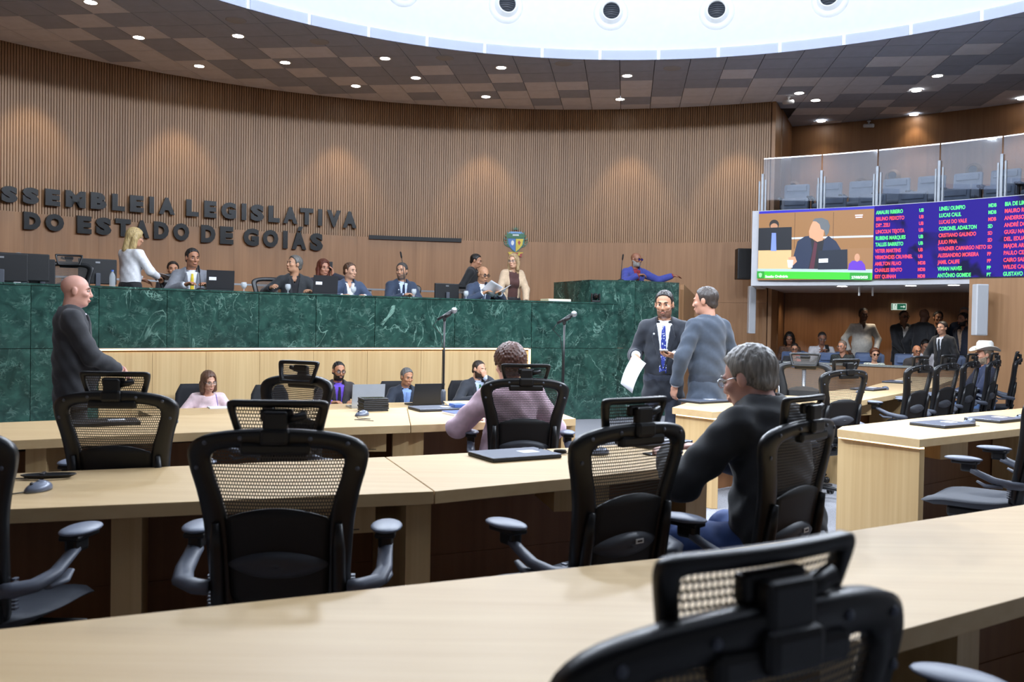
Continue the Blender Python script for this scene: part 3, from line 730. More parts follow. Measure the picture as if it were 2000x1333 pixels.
c9 = chair(1990, 1.45, 50, 'black mesh task chair of which only an armrest shows below the foreground desk'); c9.location = (.68, 1.50, 0)
chair(2035, 4.75, 48, 'black mesh task chair pulled up beside the glowing desk end')
chair(1572, 8.6, 150, 'blue-grey lit mesh task chair turned to face the hall near the belt posts')
chair(1652, 7.1, 28, 'black mesh task chair at the near end of the curved desk')
chair(1798, 8.3, 40, 'black mesh task chair with the young man in black standing beyond it')
chair(1852, 8.9, 40, 'black mesh task chair whose headrest overlaps the timber pier edge')
chair(1898, 9.6, 46, 'black mesh task chair before the knees of the man in the hat')
chair(1942, 10.1, 50, 'black mesh task chair right against the man in the hat')
chair(1985, 10.9, 62, 'black mesh task chair in which the man in the white hat sits')
# ---------------------------------------------------------------- gallery and balcony on the right
RB = 10.12
A_0 = ang(atcyl(1481, 480, RB)); A_1 = ang(atcyl(2150, 480, RB))
ZSB = atcyl(1600, 547, RB).z; ZST = atcyl(1600, 409, RB).z
BAW = mat('balcony_white', 'd9dade', .6, var=.03)
mb = MB(); arcband(mb, RB + .05, 14.4, A_1 - .2, WALL_END - .007, ZSB - .10, ZSB + .25, 40)
struct('floor_balcony', mb, BAW, label='white balcony slab above the public gallery')
mb = MB(); arcband(mb, RB + .03, RB + .18, A_1 - .2, A_0 + .012, ZSB - .10, ZST + .02, 40)
mb.prism([tuple(pol(RB + .03, A_0 + .012)[:2]), tuple(pol(RB + .18, A_0 + .012)[:2]), tuple(pol(RW - .02, WALL_END + .02)[:2]), tuple(pol(RW - .02, WALL_END + .004)[:2]), tuple(pol(RB + .18, A_0 + .003)[:2])], ZSB - .10, ZSB + .25)
struct('trim_2', mb, BAW, label='white balcony front that carries the screen')
RG = 13.6
mb = MB(); arcband(mb, RG, RG + .2, A_1 - .2, WALL_END - .008, 0, ZSB - .10, 30)
wg = struct('wall_gallery', mb, OAKD, label='brown timber wall at the back of the public gallery')
mb = MB(); arcband(mb, 14.3, 14.5, A_1 - .2, WALL_END + .02, ZSB + .2, CEIL + .1, 30)
WALLB = wood('balcony_veneer', '7d5636', '936a45', 'z', .45, 24)
wbal = struct('wall_balcony', mb, WALLB, label='timber wall at the back of the balcony')
mb = MB(); arcband(mb, RW + .9, 14.4, WALL_END - .007, WALL_END, 0, CEIL + .05, 2); struct('wall_end', mb, WALLB)
# pier on the right
p0, p1 = aty(1891, 640, 13.2), aty(2120, 640, 12.2)
d = (p1 - p0).to_2d().normalized(); nn = Vector((-d.y, d.x))
mb = MB(); mb.prism([tuple(p0[:2]), tuple(p1[:2]), (p1.x + nn.x * .6, p1.y + nn.y * .6), (p0.x + nn.x * .6, p0.y + nn.y * .6)], 0, ZSB - .10)
struct('wall_right', mb, WALLW, label='timber pier below the balcony')
# parapet of the gallery
RP = 9.9
ZPp = .80
t = thing('gallery_parapet', 'curved timber parapet with a granite cap before the public gallery', 'parapet', pol(RP, ang(atcyl(1650, 700, RP))))
mb = MB(); o_ = t.location.to_2d(); cc = HC - o_
a1 = ang(atcyl(1885, 700, RP)); a0 = ang(atcyl(1516, 700, RP))
arcband(mb, RP, RP + .10, a1, a0, 0, ZPp - .03, 24, cc); mb.obj('panel', WALLW, t)
mb = MB(); arcband(mb, RP - .03, RP + .14, a1, a0, ZPp - .03, ZPp, 24, cc); mb.obj('granite_cap', mat('grey_granite', '8b8f8a', .4, var=.5, scale=(120, 120, 120)), t)
mb = MB(); arcband(mb, RP - .01, RP, a1, a0, 0, .07, 24, cc); mb.obj('skirting', BLACKP, t)
# gallery lamps in the soffit
for q in [(1590, 548), (1780, 545), (1748, 553)]:
    p = atz(*q, ZSB - .10)
    if (p.to_2d() - HC).length < RB + .25: p = pol(RB + .35, ang(p), ZSB - .1)
    t = thing('downlight', 'recessed downlight in the white soffit under the screen', 'downlight', (p.x, p.y, ZSB - .104), 0, 'soffit downlights')
    mb = MB(); mb.lathe([(.075, 0), (.11, -.004), (.115, 0)], n=24, cap=False); mb.obj('rim', DL_R, t)
    mb = MB(); mb.lathe([(.0000001, -.003), (.085, -.003)], n=24, cap=False); mb.obj('lens', DL_E, t)
    spot('soffit_beam', (p.x, p.y, ZSB - .14), (p.x, p.y, 0), 34, WARM, 110, .8, .06)
for px in (1560, 1640, 1720, 1810):
    a = ang(atcyl(px, 600, RG)); spot('gallery_beam', pol(RG - .9, a, ZSB - .13), pol(RG, a, .6), 30, WARM, 90, .9, .06)
for px in (1605, 1790, 1990):
    a = ang(atcyl(px, 300, 14.3)); spot('balcony_washer', pol(13.6, a, CEIL - .05), pol(14.3, a, 3.2), 60, WARM, 66, .7, .06)
# exit sign
EXG = emis('exit_green', (.02, .16, .09), .6); EXW = emis('exit_white', (.75, .9, .8), .8)
p = atcyl(1755.5, 599.5, RG - .05); a = ang(p)
t = thing('exit_sign', 'green illuminated running-man exit sign with an arrow', 'exit sign', p, a - PI / 2 + PI)
t.rotation_euler = (0, 0, a - PI / 2)
mb = MB(); mb.box((0, 0, 0), (.29, .02, .135), 0, .004); mb.obj('panel', EXW, t)
mb = MB(); mb.box((0, -.011, 0), (.275, .003, .122)); mb.obj('green_field', EXG, t)
mb = MB(); mb.box((.07, -.014, 0), (.07, .002, .014)); mb.prism([(0, 0), (.03, .03), (.03, -.03)], 0, .002)
mb.v[-6:] = [(.125 - x, -.015 + z, y) for x, y, z in mb.v[-6:]]; mb.obj('arrow', EXW, t)
mb = MB(); mb.box((-.075, -.0135, 0), (.085, .002, .11)); mb.obj('doorway', EXW, t)
mb = MB(); mb.ell((-.062, -.016, .036), (.011, .002, .011), 10, 6); mb.tube([(-.066, -.016, .022), (-.078, -.016, -.008), (-.062, -.016, -.022), (-.064, -.016, -.044)], .006, 6, flat=.4)
mb.tube([(-.078, -.016, -.008), (-.092, -.016, -.03), (-.108, -.016, -.032)], .006, 6, flat=.4); mb.tube([(-.046, -.016, .004), (-.054, -.016, .016), (-.068, -.016, .018), (-.086, -.016, .014), (-.094, -.016, .0)], .005, 6, flat=.4); mb.obj('running_figure', EXG, t)
# loudspeakers on the walls
SPW = mat('speaker_white', 'c9cbce', .5, var=.03)
def column_speaker(px0, py0, px1, py1, Y, label):
    a, b = aty(px0, py0, Y), aty(px1, py1, Y); w = b.x - a.x; h = a.z - b.z; c = (a + b) / 2
    t = thing('column_speaker', label, 'speaker', c)
    mb = MB(); mb.box((0, .05, 0), (w, .14, h), 0, .012); mb.obj('cabinet', SPW, t)
    mb = MB(); mb.box((0, -.022, 0), (w * .84, .006, h * .95), 0, .002); mb.obj('grille', mat('speaker_grille', 'b4b7bb', .7, var=.15, scale=(200, 200, 200)), t)
    mb = MB(); mb.box((0, .16, h * .3), (.05, .12, .06)); mb.box((0, .16, -h * .3), (.05, .12, .06)); mb.obj('bracket', SPW, t)
column_speaker(1463.5, 559, 1475, 652, 17.45, 'slim white column loudspeaker on the curved wall under the screen end')
column_speaker(1907, 555, 1928, 656, 12.75, 'stout white column loudspeaker on the timber pier')
a, b = aty(1441.5, 485, 17.2), aty(1467, 546, 17.2)
t = thing('wall_speaker', 'black box loudspeaker mounted on the wall left of the screen', 'speaker', (a + b) / 2)
mb = MB(); mb.box((0, .12, 0), (b.x - a.x, .24, a.z - b.z), 0, .015); mb.obj('cabinet', BLACKP, t)
mb = MB(); mb.box((0, -.004, 0), ((b.x - a.x) * .88, .008, (a.z - b.z) * .92), 0, .004); mb.obj('grille', mat('grille_black', '101113', .7, var=.3, scale=(250, 250, 250)), t)
mb = MB(); mb.box((0, .42, 0), (.06, .4, .08)); mb.obj('bracket', BLACKP, t)
# glass balustrade
BGL = glass('balustrade_glass', (.86, .89, .93), .02, .10)
def zr(px, py): return atcyl(px, py, RB + .10).z
ZGT = zr(1605, 304)
bal = thing('glass_balustrade', 'clear glass balustrade on metal posts above the screen', 'balustrade', pol(RB + .1, ang(atcyl(1750, 400, RB))))
bo = HC - bal.location.to_2d()
PX = [1490, 1605, 1714, 1835, 1957, 2090]
for i, px in enumerate(PX[:-1]):
    a = ang(atcyl(px, 350, RB + .1)); b = ang(atcyl(PX[i + 1], 350, RB + .1))
    mb = MB(); A, B = pol(RB + .10, a - .0012, 0, bo), pol(RB + .10, b + .0012, 0, bo); n_ = (B - A).normalized(); n_ = Vector((-n_.y, n_.x, 0)) * .012
    mb.prism([tuple(A[:2]), tuple(B[:2]), tuple((B + n_)[:2]), tuple((A + n_)[:2])], ZST + .03, ZGT); g = mb.obj('glass_pane', BGL, bal)
    mb = MB(); mb.prism([tuple(A[:2]), tuple(B[:2]), tuple((B + n_)[:2]), tuple((A + n_)[:2])], ZGT, ZGT + .02); mb.obj('top_rail', METAL, g)
for px in PX:
    c = pol(RB + .10, ang(atcyl(px, 350, RB + .1)), 0, bo); a = ang(atcyl(px, 350, RB + .1)) + PI / 2
    for k, (dx, zt, w) in enumerate(((0, ZGT - .27, .045), (-.055, ZGT - .38, .03), (.055, ZGT - .40, .03))):
        e = c + Vector((math.cos(a), math.sin(a), 0)) * dx - Vector((math.cos(a - PI / 2), math.sin(a - PI / 2), 0)) * (.03 if k == 0 else .012)
        mb = MB(); mb.box((e.x, e.y, (ZST + .02 + zt) / 2), (w, .03, zt - ZST - .02), a, .004); mb.obj('post', mat('post_steel', '8f949a', .45, .6), bal)
# nozzles in the balcony wall
NZ_B = mat('nozzle_brown', '7a6350', .6)
for px, py in [(1549, 367), (1681, 362), (1744, 345), (1902, 333)]:
    p = atcyl(px, py, 14.28); a = ang(p)
    t = thing('air_nozzle', 'brown round air nozzle in the timber balcony wall', 'air vent', p, a - PI / 2, 'balcony air nozzles')
    M = Matrix.Rotation(PI / 2, 3, 'X')
    mb = MB(); mb.lathe([(.155, 0), (.15, .03), (.115, .04), (.10, .12), (.085, .12), (.08, .08)], n=28, M=M, cap=False); mb.obj('flange', NZ_B, t)
    mb = MB(); mb.lathe([(.085, .078), (.0000001, .08)], n=20, M=M, cap=False); mb.obj('throat', NZ_D, t)
# theatre seats
SB = mat('seat_blue_fabric', '46597c', .85, var=.15, sheen=.3); SG = mat('seat_grey_fabric', '7d8796', .85, var=.12, sheen=.3); SD = mat('seat_shell', '23262d', .6)
def make_seat(label, fab):
    t = thing('theatre_seat', label, 'seat')
    mb = MB(); mb.box((0, -.22, .70), (.50, .09, .50), 0, .035); mb.v = [(x, y - (z - .45) * .16, z) for x, y, z in mb.v]; bk = mb.obj('backrest', fab, t)
    mb = MB(); mb.box((0, -.30, .66), (.46, .025, .52), 0, .01); mb.v = [(x, y - (z - .45) * .16, z) for x, y, z in mb.v]; mb.obj('back_shell', SD, bk)
    mb = MB(); mb.box((0, -.162, .86), (.40, .05, .12), 0, .02); mb.v = [(x, y - (z - .45) * .16, z) for x, y, z in mb.v]; mb.obj('head_cushion', fab, bk)
    mb = MB(); mb.box((0, .03, .43), (.48, .44, .10), 0, .035); mb.obj('seat_cushion', fab, t)
    for sx in (-1, 1):
        mb = MB(); mb.box((sx * .275, .0, .62), (.055, .38, .045), 0, .015); mb.obj('armrest', SD, t)
        mb = MB(); mb.box((sx * .275, -.04, .30), (.035, .12, .60), 0, .006); mb.obj('leg', SD, t)
    return t
def seat_at(src, R, a, z, label, grp):
    p = pol(R, a)
    return dup(src, (p.x, p.y, z), a + PI / 2, label, grp)
S0 = make_seat('blue upholstered theatre seat in the public gallery', SB)
GZ = .0
first = True
RS1, RS2 = 10.95, 11.9
def arc_px(R, px0, px1, step, py):
    a0, a1 = ang(atcyl(px0, py, R)), ang(atcyl(px1, py, R)); n_ = int(abs(a1 - a0) * R / step)
    return [a0 + (a1 - a0) * i / n_ for i in range(n_ + 1)]
for a, R in [(a, RS1) for a in arc_px(RS1, 1550, 1850, .60, 600)] + [(a, RS2) for a in arc_px(RS2, 1545, 1850, .60, 600)]:
    lab = 'blue upholstered theatre seat in the front gallery row' if R == RS1 else 'blue upholstered theatre seat in the second gallery row'
    grp = 'front row gallery seats' if R == RS1 else 'second row gallery seats'
    if first:
        p = pol(R, a); S0.location = (p.x, p.y, GZ); S0.rotation_euler = (0, 0, a + PI / 2); S0['label'] = lab; S0['group'] = grp; first = False
    else: seat_at(S0, R, a, GZ, lab, grp)
S1 = make_seat('grey upholstered theatre seat in the upper balcony row', SG); first = True
for R, z, lst, lab, grp in ((12.2, ZST - .12, arc_px(12.2, 1552, 2030, .60, 400), 'grey upholstered theatre seat in the raised balcony row', 'raised balcony seats'),
                       (11.2, ZST - .54, arc_px(11.2, 1548, 2030, .60, 400), 'grey upholstered theatre seat close behind the balcony glass', 'front balcony seats')):
    for a in lst:
        if first:
            p = pol(R, a); S1.location = (p.x, p.y, z); S1.rotation_euler = (0, 0, ang(p) + PI / 2); S1['label'] = lab; S1['group'] = grp; first = False
        else: seat_at(S1, R, a, z, lab, grp)
mb = MB(); arcband(mb, 11.62, 14.35, A_1 - .15, WALL_END - .008, ZSB + .2, ZST - .12, 24); struct('floor_balcony_tier', mb, mat('tier_carpet', '4a4f58', .95), label='raised carpeted tier of the balcony')
mb = MB(); arcband(mb, RB + .2, 11.62, A_1 - .15, WALL_END - .008, ZSB + .2, ZST - .54, 24); struct('floor_balcony_front', mb, MATS['tier_carpet'], label='carpeted front tier of the balcony')

# ---------------------------------------------------------------- the LED screen
def text_mesh(txt, size, m, bold=0.0, sx=1.0, ext=0.0, align='LEFT', space=1.0):
    cu = bpy.data.curves.new('txt', 'FONT'); cu.body = txt; cu.size = size; cu.offset = bold; cu.extrude = ext; cu.align_x = align; cu.space_character = space; cu.resolution_u = 3
    o = bpy.data.objects.new('txt', cu); C.objects.link(o)
    me = bpy.data.meshes.new_from_object(o.evaluated_get(bpy.context.evaluated_depsgraph_get()))
    bpy.data.objects.remove(o); bpy.data.curves.remove(cu)
    for v in me.vertices: v.co.x *= sx
    me.materials.clear(); me.materials.append(m); return me
LEDB = nodes('led_blue')[0]; _nt = LEDB.node_tree; _b = _nt.nodes['Principled BSDF']
_tc = _nt.nodes.new('ShaderNodeTexCoord'); _n = _nt.nodes.new('ShaderNodeTexNoise'); _n.inputs['Scale'].default_value = 1.6; _n.inputs['Distortion'].default_value = 1.0; _nt.links.new(_tc.outputs['Object'], _n.inputs['Vector'])
_r = _nt.nodes.new('ShaderNodeValToRGB'); _e = _r.color_ramp.elements; _e[0].position = .36; _e[0].color = (.006, .004, .06, 1); _e[1].position = .46; _e[1].color = (.028, .010, .38, 1)
_nt.links.new(_n.outputs[0], _r.inputs[0]); _nt.links.new(_r.outputs[0], _b.inputs['Emission Color']); _b.inputs['Emission Strength'].default_value = .9; _b.inputs['Base Color'].default_value = (.01, .01, .02, 1); _b.inputs['Roughness'].default_value = .5; _b.inputs['Specular IOR Level'].default_value = .1
LG = emis('led_green', (.08, .95, .16), .9); LR = emis('led_red', (.95, .05, .06), .9)
scr = thing('led_screen', 'long LED screen showing a live picture and a coloured voting list', 'screen', pol(RB, ang(atcyl(1750, 480, RB)), 0))
so = Vector((scr.location.x, scr.location.y, 0))
segs = [1482, 1706.5, 1834, 1958, 2100]
def chord(i): return pol(RB, ang(atcyl(segs[i], 480, RB))), pol(RB, ang(atcyl(segs[i + 1], 480, RB)))
H = ZST - ZSB
class Seg: pass
SG_ = []
for i in range(4):
    A, B = chord(i); A.z = B.z = ZSB; s = Seg(); s.A = A; s.d = (B - A).normalized(); s.L = (B - A).length; s.n = Vector((s.d.y, -s.d.x, 0)); s.rz = math.atan2(s.d.y, s.d.x); SG_.append(s)
def flat(i, pts, m, name, lay, parent):
    """flat print on screen section i; pts in fractions (u right, v down from the top)"""
    s = SG_[i]; V = [s.A - so + s.d * (u * s.L) + Vector((0, 0, H * (1 - v))) + s.n * (.0315 + lay * .0012) for u, v in pts]
    return link(name, new_mesh(name, V, [tuple(range(len(V)))], m), parent)
for i, s in enumerate(SG_):
    mb = MB(); A = s.A - so; B = A + s.d * s.L; mb.prism([tuple(A[:2]), tuple(B[:2]), tuple((B + s.n * .03)[:2]), tuple((A + s.n * .03)[:2])], ZSB, ZST)
    s.o = mb.obj('screen_panel', BLACKP, scr)
    if i: flat(i, [(0, .0), (1, .0), (1, 1), (0, 1)], LEDB, 'display', 0, s.o)
def put(i, u, v, me, name, lay=2):
    s = SG_[i]; o = link(name, me, s.o, s.A - so + s.d * (u * s.L) + Vector((0, 0, H * (1 - v))) + s.n * (.0315 + lay * .0012), (PI / 2, 0, s.rz)); return o
names = [("AMAURI RIBEIRO", "UB", "LINEU OLIMPIO", "MDB", "BIA DE LIMA", "ggg"), ("BRUNO PEIXOTO", "UB", "LUCAS CALIL", "MDB", "MAURO RUBEM", "rgr"), ("DRª. ZELI", "UB", "LUCAS DO VALE", "MDB", "ANDERSON T", "rrr"),
         ("LINCOLN TEJOTA", "UB", "CORONEL ADAILTON", "SD", "ANDRÉ DO P", "rgr"), ("RUBENS MARQUES", "UB", "CRISTIANO GALINDO", "SD", "GUGU NADER", "grr"), ("TALLES BARRETO", "UB", "JULIO PINA", "SD", "DEL. EDUARD", "grr"),
         ("VETER MARTINS", "UB", "WAGNER CAMARGO NETO", "SD", "MAJOR ARAÚ", "rrr"), ("VIRMONDES CRUVINEL", "UB", "ALESSANDRO MOREIRA", "PP", "PAULO CEZAR", "rrr"), ("AMILTON FILHO", "MDB", "JAMIL CALIFE", "PP", "CAIRO SALIM", "rrr"),
         ("CHARLES BENTO", "MDB", "VIVIAN NAVES", "PP", "WILDE CAMBÃ", "rgr"), ("ISSY QUINAN", "MDB", "ANTÔNIO GOMIDE", "PT", "GUSTAVO SEB", "rgg")]
for k, (n1, p1_, n2, p2_, n3, cs) in enumerate(names):
    v = .085 + k * .0875
    c = [LG if x == 'g' else LR for x in cs]
    put(1, .035, v + .03, text_mesh(n1, .088, c[0], .0022, .66), 'name_line')
    put(1, .70, v + .03, text_mesh(p1_, .078, c[0], .0022, .72), 'party_line')
    put(2, .0, v + .03, text_mesh(n2, .088, c[1], .0022, .66), 'name_line')
    put(2, .78, v + .03, text_mesh(p2_, .078, c[1], .0022, .72), 'party_line')
    put(3, .03, v + .03, text_mesh(n3, .088, c[2], .0022, .72), 'name_line')
# live picture
def em(n, c, s=.9): return emis('pic_' + n, c, s)
pic = SG_[0].o
W_ = lambda x: (x - 48) / 840; V_ = lambda y, x=0: (y - 600) / 455
def pp(L): return [(W_(x), (y - 600 + (x - 48) * .026) / 462) for x, y in L]
flat(0, [(0, 0), (1, 0), (1, 1), (0, 1)], em('wall', '8a6238'), 'picture_wall', 0, pic)
flat(0, [(0, 0), (1, 0), (1, .035), (0, .035)], em('edge', '1c12a0'), 'picture_edge', 1, pic)
for x in (320, 602): flat(0, pp([(x, 612), (x + 3, 612), (x + 3, 850), (x, 850)]), em('joint', '4a3018'), 'wall_joint', 1, pic)
flat(0, pp([(300, 775), (885, 762), (885, 774), (300, 787)]), em('rail', 'b9c4cf'), 'rail', 1, pic)
flat(0, pp([(50, 862), (300, 858), (300, 985), (50, 990)]), em('desk', 'c9a877'), 'desk_front', 1, pic)
flat(0, pp([(300, 858), (885, 842), (885, 985), (300, 985)]), em('desk2', '8d6640'), 'desk_back', 1, pic)
cir = lambda cx, cy, rx, ry, n=14: [(cx + rx * math.cos(2 * PI * i / n), cy + ry * math.sin(2 * PI * i / n)) for i in range(n)]
flat(0, pp(cir(166, 690, 37, 34)), em('hair0', '1c1512'), 'hair', 2, pic); flat(0, pp(cir(166, 702, 28, 22)), em('skin0', 'a87a5c'), 'face', 3, pic)
flat(0, pp([(48, 712), (300, 706), (302, 858), (48, 862)]), em('mon', '0c1018'), 'monitor', 4, pic); flat(0, pp([(150, 745), (182, 745), (188, 865), (145, 865)]), em('stand', '6f83c8'), 'stand', 5, pic)
flat(0, pp([(305, 985), (318, 900), (345, 800), (400, 768), (440, 765), (470, 800), (540, 790), (570, 765), (625, 800), (660, 850), (660, 985)]), em('suit', '1b2740'), 'suit', 5, pic)
flat(0, pp([(440, 775), (475, 800), (540, 790), (510, 985), (430, 985), (455, 860)]), em('shirt', '15161c'), 'shirt', 6, pic)
flat(0, pp([(470, 800), (492, 815), (470, 985), (435, 985), (458, 870)]), em('tie', '4e2030'), 'tie', 7, pic)
flat(0, pp([(455, 672), (440, 700), (428, 735), (432, 775), (468, 790), (490, 805), (530, 795), (538, 740), (540, 690), (500, 660)]), em('skin', 'c3906f'), 'face', 8, pic)
flat(0, pp([(452, 668), (470, 652), (520, 648), (565, 665), (580, 700), (572, 745), (552, 770), (540, 730), (515, 720), (505, 690), (480, 672)]), em('hair', '5b6064'), 'hair', 9, pic)
flat(0, pp([(500, 862), (708, 852), (712, 980), (500, 985)]), em('lap', '101a2a'), 'laptop', 10, pic); flat(0, pp([(505, 915), (572, 912), (572, 938), (505, 940)]), em('white', 'e8ecf0'), 'laptop_label', 11, pic)
flat(0, pp([(278, 908), (330, 900), (345, 935), (310, 965)]), em('skin', 'c3906f'), 'hand', 10, pic); flat(0, pp([(272, 925), (318, 925), (312, 975), (280, 975)]), em('glass', 'cfd6dc'), 'water_glass', 11, pic)
flat(0, pp([(715, 985), (722, 945), (745, 925), (810, 925), (832, 950), (840, 985)]), em('purple', '5b2fae'), 'interpreter_shirt', 10, pic); flat(0, pp(cir(778, 905, 19, 26)), em('skin1', 'b98a6c'), 'interpreter_face', 11, pic)
flat(0, pp([(48, 985), (885, 978), (885, 1000), (48, 1003)]), em('table', '9fb5b0'), 'table_edge', 9, pic)
flat(0, pp([(44, 1002), (885, 1000), (885, 1046), (44, 1050)]), em('banner', '35b52a'), 'banner', 12, pic)
flat(0, pp([(44, 1002), (100, 1002), (100, 1050), (44, 1050)]), em('badge', '1f8a2a'), 'badge', 13, pic); flat(0, pp([(70, 1012), (84, 1018), (80, 1038), (70, 1044), (60, 1038), (56, 1018)]), em('badge2', '8fd890'), 'badge_mark', 14, pic)
flat(0, pp([(730, 1002), (872, 1001), (872, 1045), (730, 1046)]), em('badge', '1f8a2a'), 'date_field', 13, pic)
put(0, W_(108), .965, text_mesh('Sessão Ordinária', .062, em('white', 'e8ecf0'), .002, .95), 'caption', 15)
put(0, W_(742), .99, text_mesh('27/08/2025', .062, em('white', 'e8ecf0'), .002, .95), 'date', 15)
for x, y, w in ((756, 632, 55), (760, 645, 48)): flat(0, pp([(x, y), (x + w, y - 2), (x + w, y + 6), (x, y + 8)]), em('wm', 'd7cfd6'), 'caption_mark', 15, pic)
# ---------------------------------------------------------------- lettering, bar and crest on the back wall
LET = mat('letter_black', '08090b', .3, var=.05, spec=.25)
sg = thing('wall_lettering', 'big black raised lettering naming the assembly on the timber wall', 'sign', pol(RW, ang(atcyl(350, 430, RW)), 0))
slo = Vector((sg.location.x, sg.location.y, 0))
def letters(txt, P, y_mid):
    """P: pixel x of each letter's centre (spaces skipped) with cap middle y"""
    k = 0
    for ch in txt:
        if ch == ' ': continue
        px, w = P[k]; k += 1
        p = atcyl(px, y_mid(px), RW); a = ang(p)
        hgt = 32 if y_mid is yA else 34
        h = hgt / FPX * p.y * 1.0
        acc = ch in 'Á'
        me = text_mesh(ch, h / .70, LET, .030, 1.0, .035, 'CENTER')
        xs = [v.co.x for v in me.vertices]; ys = [v.co.y for v in me.vertices]
        tw = RW * abs(ang(atcyl(px - w / 2, y_mid(px), RW)) - ang(atcyl(px + w / 2, y_mid(px), RW)))
        cx = (min(xs) + max(xs)) / 2; fx = tw / max(1e-3, max(xs) - min(xs)); y0 = min(ys); y1 = max(ys)
        th = h * (1.30 if acc else 1.0)
        for v in me.vertices: v.co.x = (v.co.x - cx) * fx; v.co.y = (v.co.y - y0) / (y1 - y0) * th - h / 2; v.co.z += .05
        o = link('letter', me, sg, p - slo, (PI / 2, 0, a + PI / 2 + PI if False else a - PI / 2))
yA = lambda x: 380.5 + (x - 15) * (430 - 380.5) / (680 - 15)
yB = lambda x: 432.5 + (x - 60) * (473 - 432.5) / (610 - 60)
letters("ASSEMBLEIA LEGISLATIVA", [(-25, 36), (15, 32), (57, 32), (100, 29), (145, 39), (190, 31), (229, 25), (265, 27), (294, 9), (324, 31), (374, 24), (409, 24), (445, 29), (475, 9), (501, 26), (534, 22), (566, 28), (598, 26), (624, 8), (651, 27), (682, 27)], yA)
letters("DO ESTADO DE GOIÁS", [(60, 33), (104, 36), (162, 28), (200, 30), (238, 30), (275, 29), (313, 29), (352, 31), (405, 28), (441, 26), (489, 30), (527, 30), (556, 9), (583, 28), (617, 25)], yB)
# black bar
a0, a1 = ang(atcyl(720, 463, RW)), ang(atcyl(901, 470, RW)); zb_ = atcyl(810, 467, RW).z
o_ = pol(RW, a0); mb = MB(); arcband(mb, RW - .05, RW - .003, a1, a0, -.04, .04, 12, HC - o_.to_2d())
tag(mb.obj('wall_bar', LET, None, (o_.x, o_.y, zb_)), 'long thin black bar fixed to the wall after the lettering', 'bar')
# crest
p = atcyl(1007, 472, RW); a = ang(p)
cr = thing('wall_crest', 'coloured coat of arms with shield and leaves on the timber wall', 'crest', p, a - PI / 2)
E2 = 1 / FPX * p.y
def cflat(L, m, name, d, par=None, th=.012):
    V = [((x - 1007) * E2, -d, (472 - y) * E2) for x, y in L]; n = len(V)
    V += [(x, y - th, z) for x, y, z in V]
    F = [tuple(range(n, 2 * n)), tuple(reversed(range(n)))] + [(i, (i + 1) % n, n + (i + 1) % n, n + i) for i in range(n)]
    return link(name, new_mesh(name, V, F, m), par or cr)
cGr = mat('crest_green', '1f6a3c', .4); cBl = mat('crest_blue', '3f6fb8', .4); cYe = mat('crest_yellow', 'd9c02c', .4); cRe = mat('crest_red', 'a5342a', .4); cTe = mat('crest_teal', '2c7a70', .4); cWh = mat('crest_white', 'dfe6ea', .4); cSk = mat('crest_sky', '6fa0d8', .4)
sh = [(991, 466), (1023, 466), (1024, 474), (1020, 482), (1013, 490), (1007, 494), (1001, 490), (994, 482), (990, 474)]
s0 = cflat(sh, cTe, 'shield', .01)
cflat([(992, 467), (1006.5, 467), (1006.5, 492), (1000, 487), (994, 479)], cBl, 'shield_field', .022, s0)
cflat([(1007.5, 467), (1022, 467), (1020, 479), (1014, 487), (1007.5, 492)], cYe, 'shield_field', .022, s0)
cflat([(1001 + 3 * math.cos(q), 475 + 5 * math.sin(q)) for q in [i * .63 for i in range(10)]], cWh, 'oval', .034, s0, .004)
cflat([(1014, 470), (1017, 474), (1014, 480), (1011, 474)], cRe, 'flower', .034, s0, .004)
cflat([(990, 456), (1024, 456), (1025, 465.5), (989, 465.5)], cGr, 'landscape', .012); cflat([(996, 453), (1018, 453), (1022, 457), (992, 457)], cSk, 'sky_field', .012)
cflat([(1001, 458.5), (1013, 458.5), (1013, 461), (1001, 461)], cWh, 'motto', .026, None, .003)
for k in range(9):
    q = -1.15 + k * .29; cflat([(1007 + 4 * math.sin(q - .25), 452 - 3 * math.cos(q)), (1007 + 15 * math.sin(q), 457 - 15 * math.cos(q)), (1007 + 4 * math.sin(q + .25), 452 - 3 * math.cos(q))], cGr if k % 2 else cTe, 'top_leaf', .02 + .002 * (k % 3))
for sx in (-1, 1):
    for k in range(8):
        q = .35 + k * .30; cx, cy = 1007 + sx * 19.5 * math.sin(q * .95 + .45), 470 - 22 * math.cos(q + .9) * .9 - 6
        dx, dy = sx * math.cos(q + .5), math.sin(q + .5)
        for s2 in (-1, 1):
            cflat([(cx, cy), (cx + s2 * 2.2 - dx * 1.5, cy - 3), (cx + s2 * 4.4 - dx, cy - 5.5), (cx + s2 * 3.2, cy - 1)], cGr if k % 2 else cTe, 'wreath_leaf', .014 + .003 * (k % 2))
cflat([(992, 493), (1022, 493), (1018, 499), (1007, 501), (996, 499)], cYe, 'ribbon', .018); cflat([(1001, 494), (1013, 494), (1011, 498), (1003, 498)], cRe, 'ribbon_knot', .032, None, .004)
cflat([(1016, 496), (1020, 495), (1019, 502), (1015, 502)], cRe, 'ribbon_end', .02); cflat([(994, 495), (998, 496), (999, 501), (996, 501)], cYe, 'ribbon_end', .02)
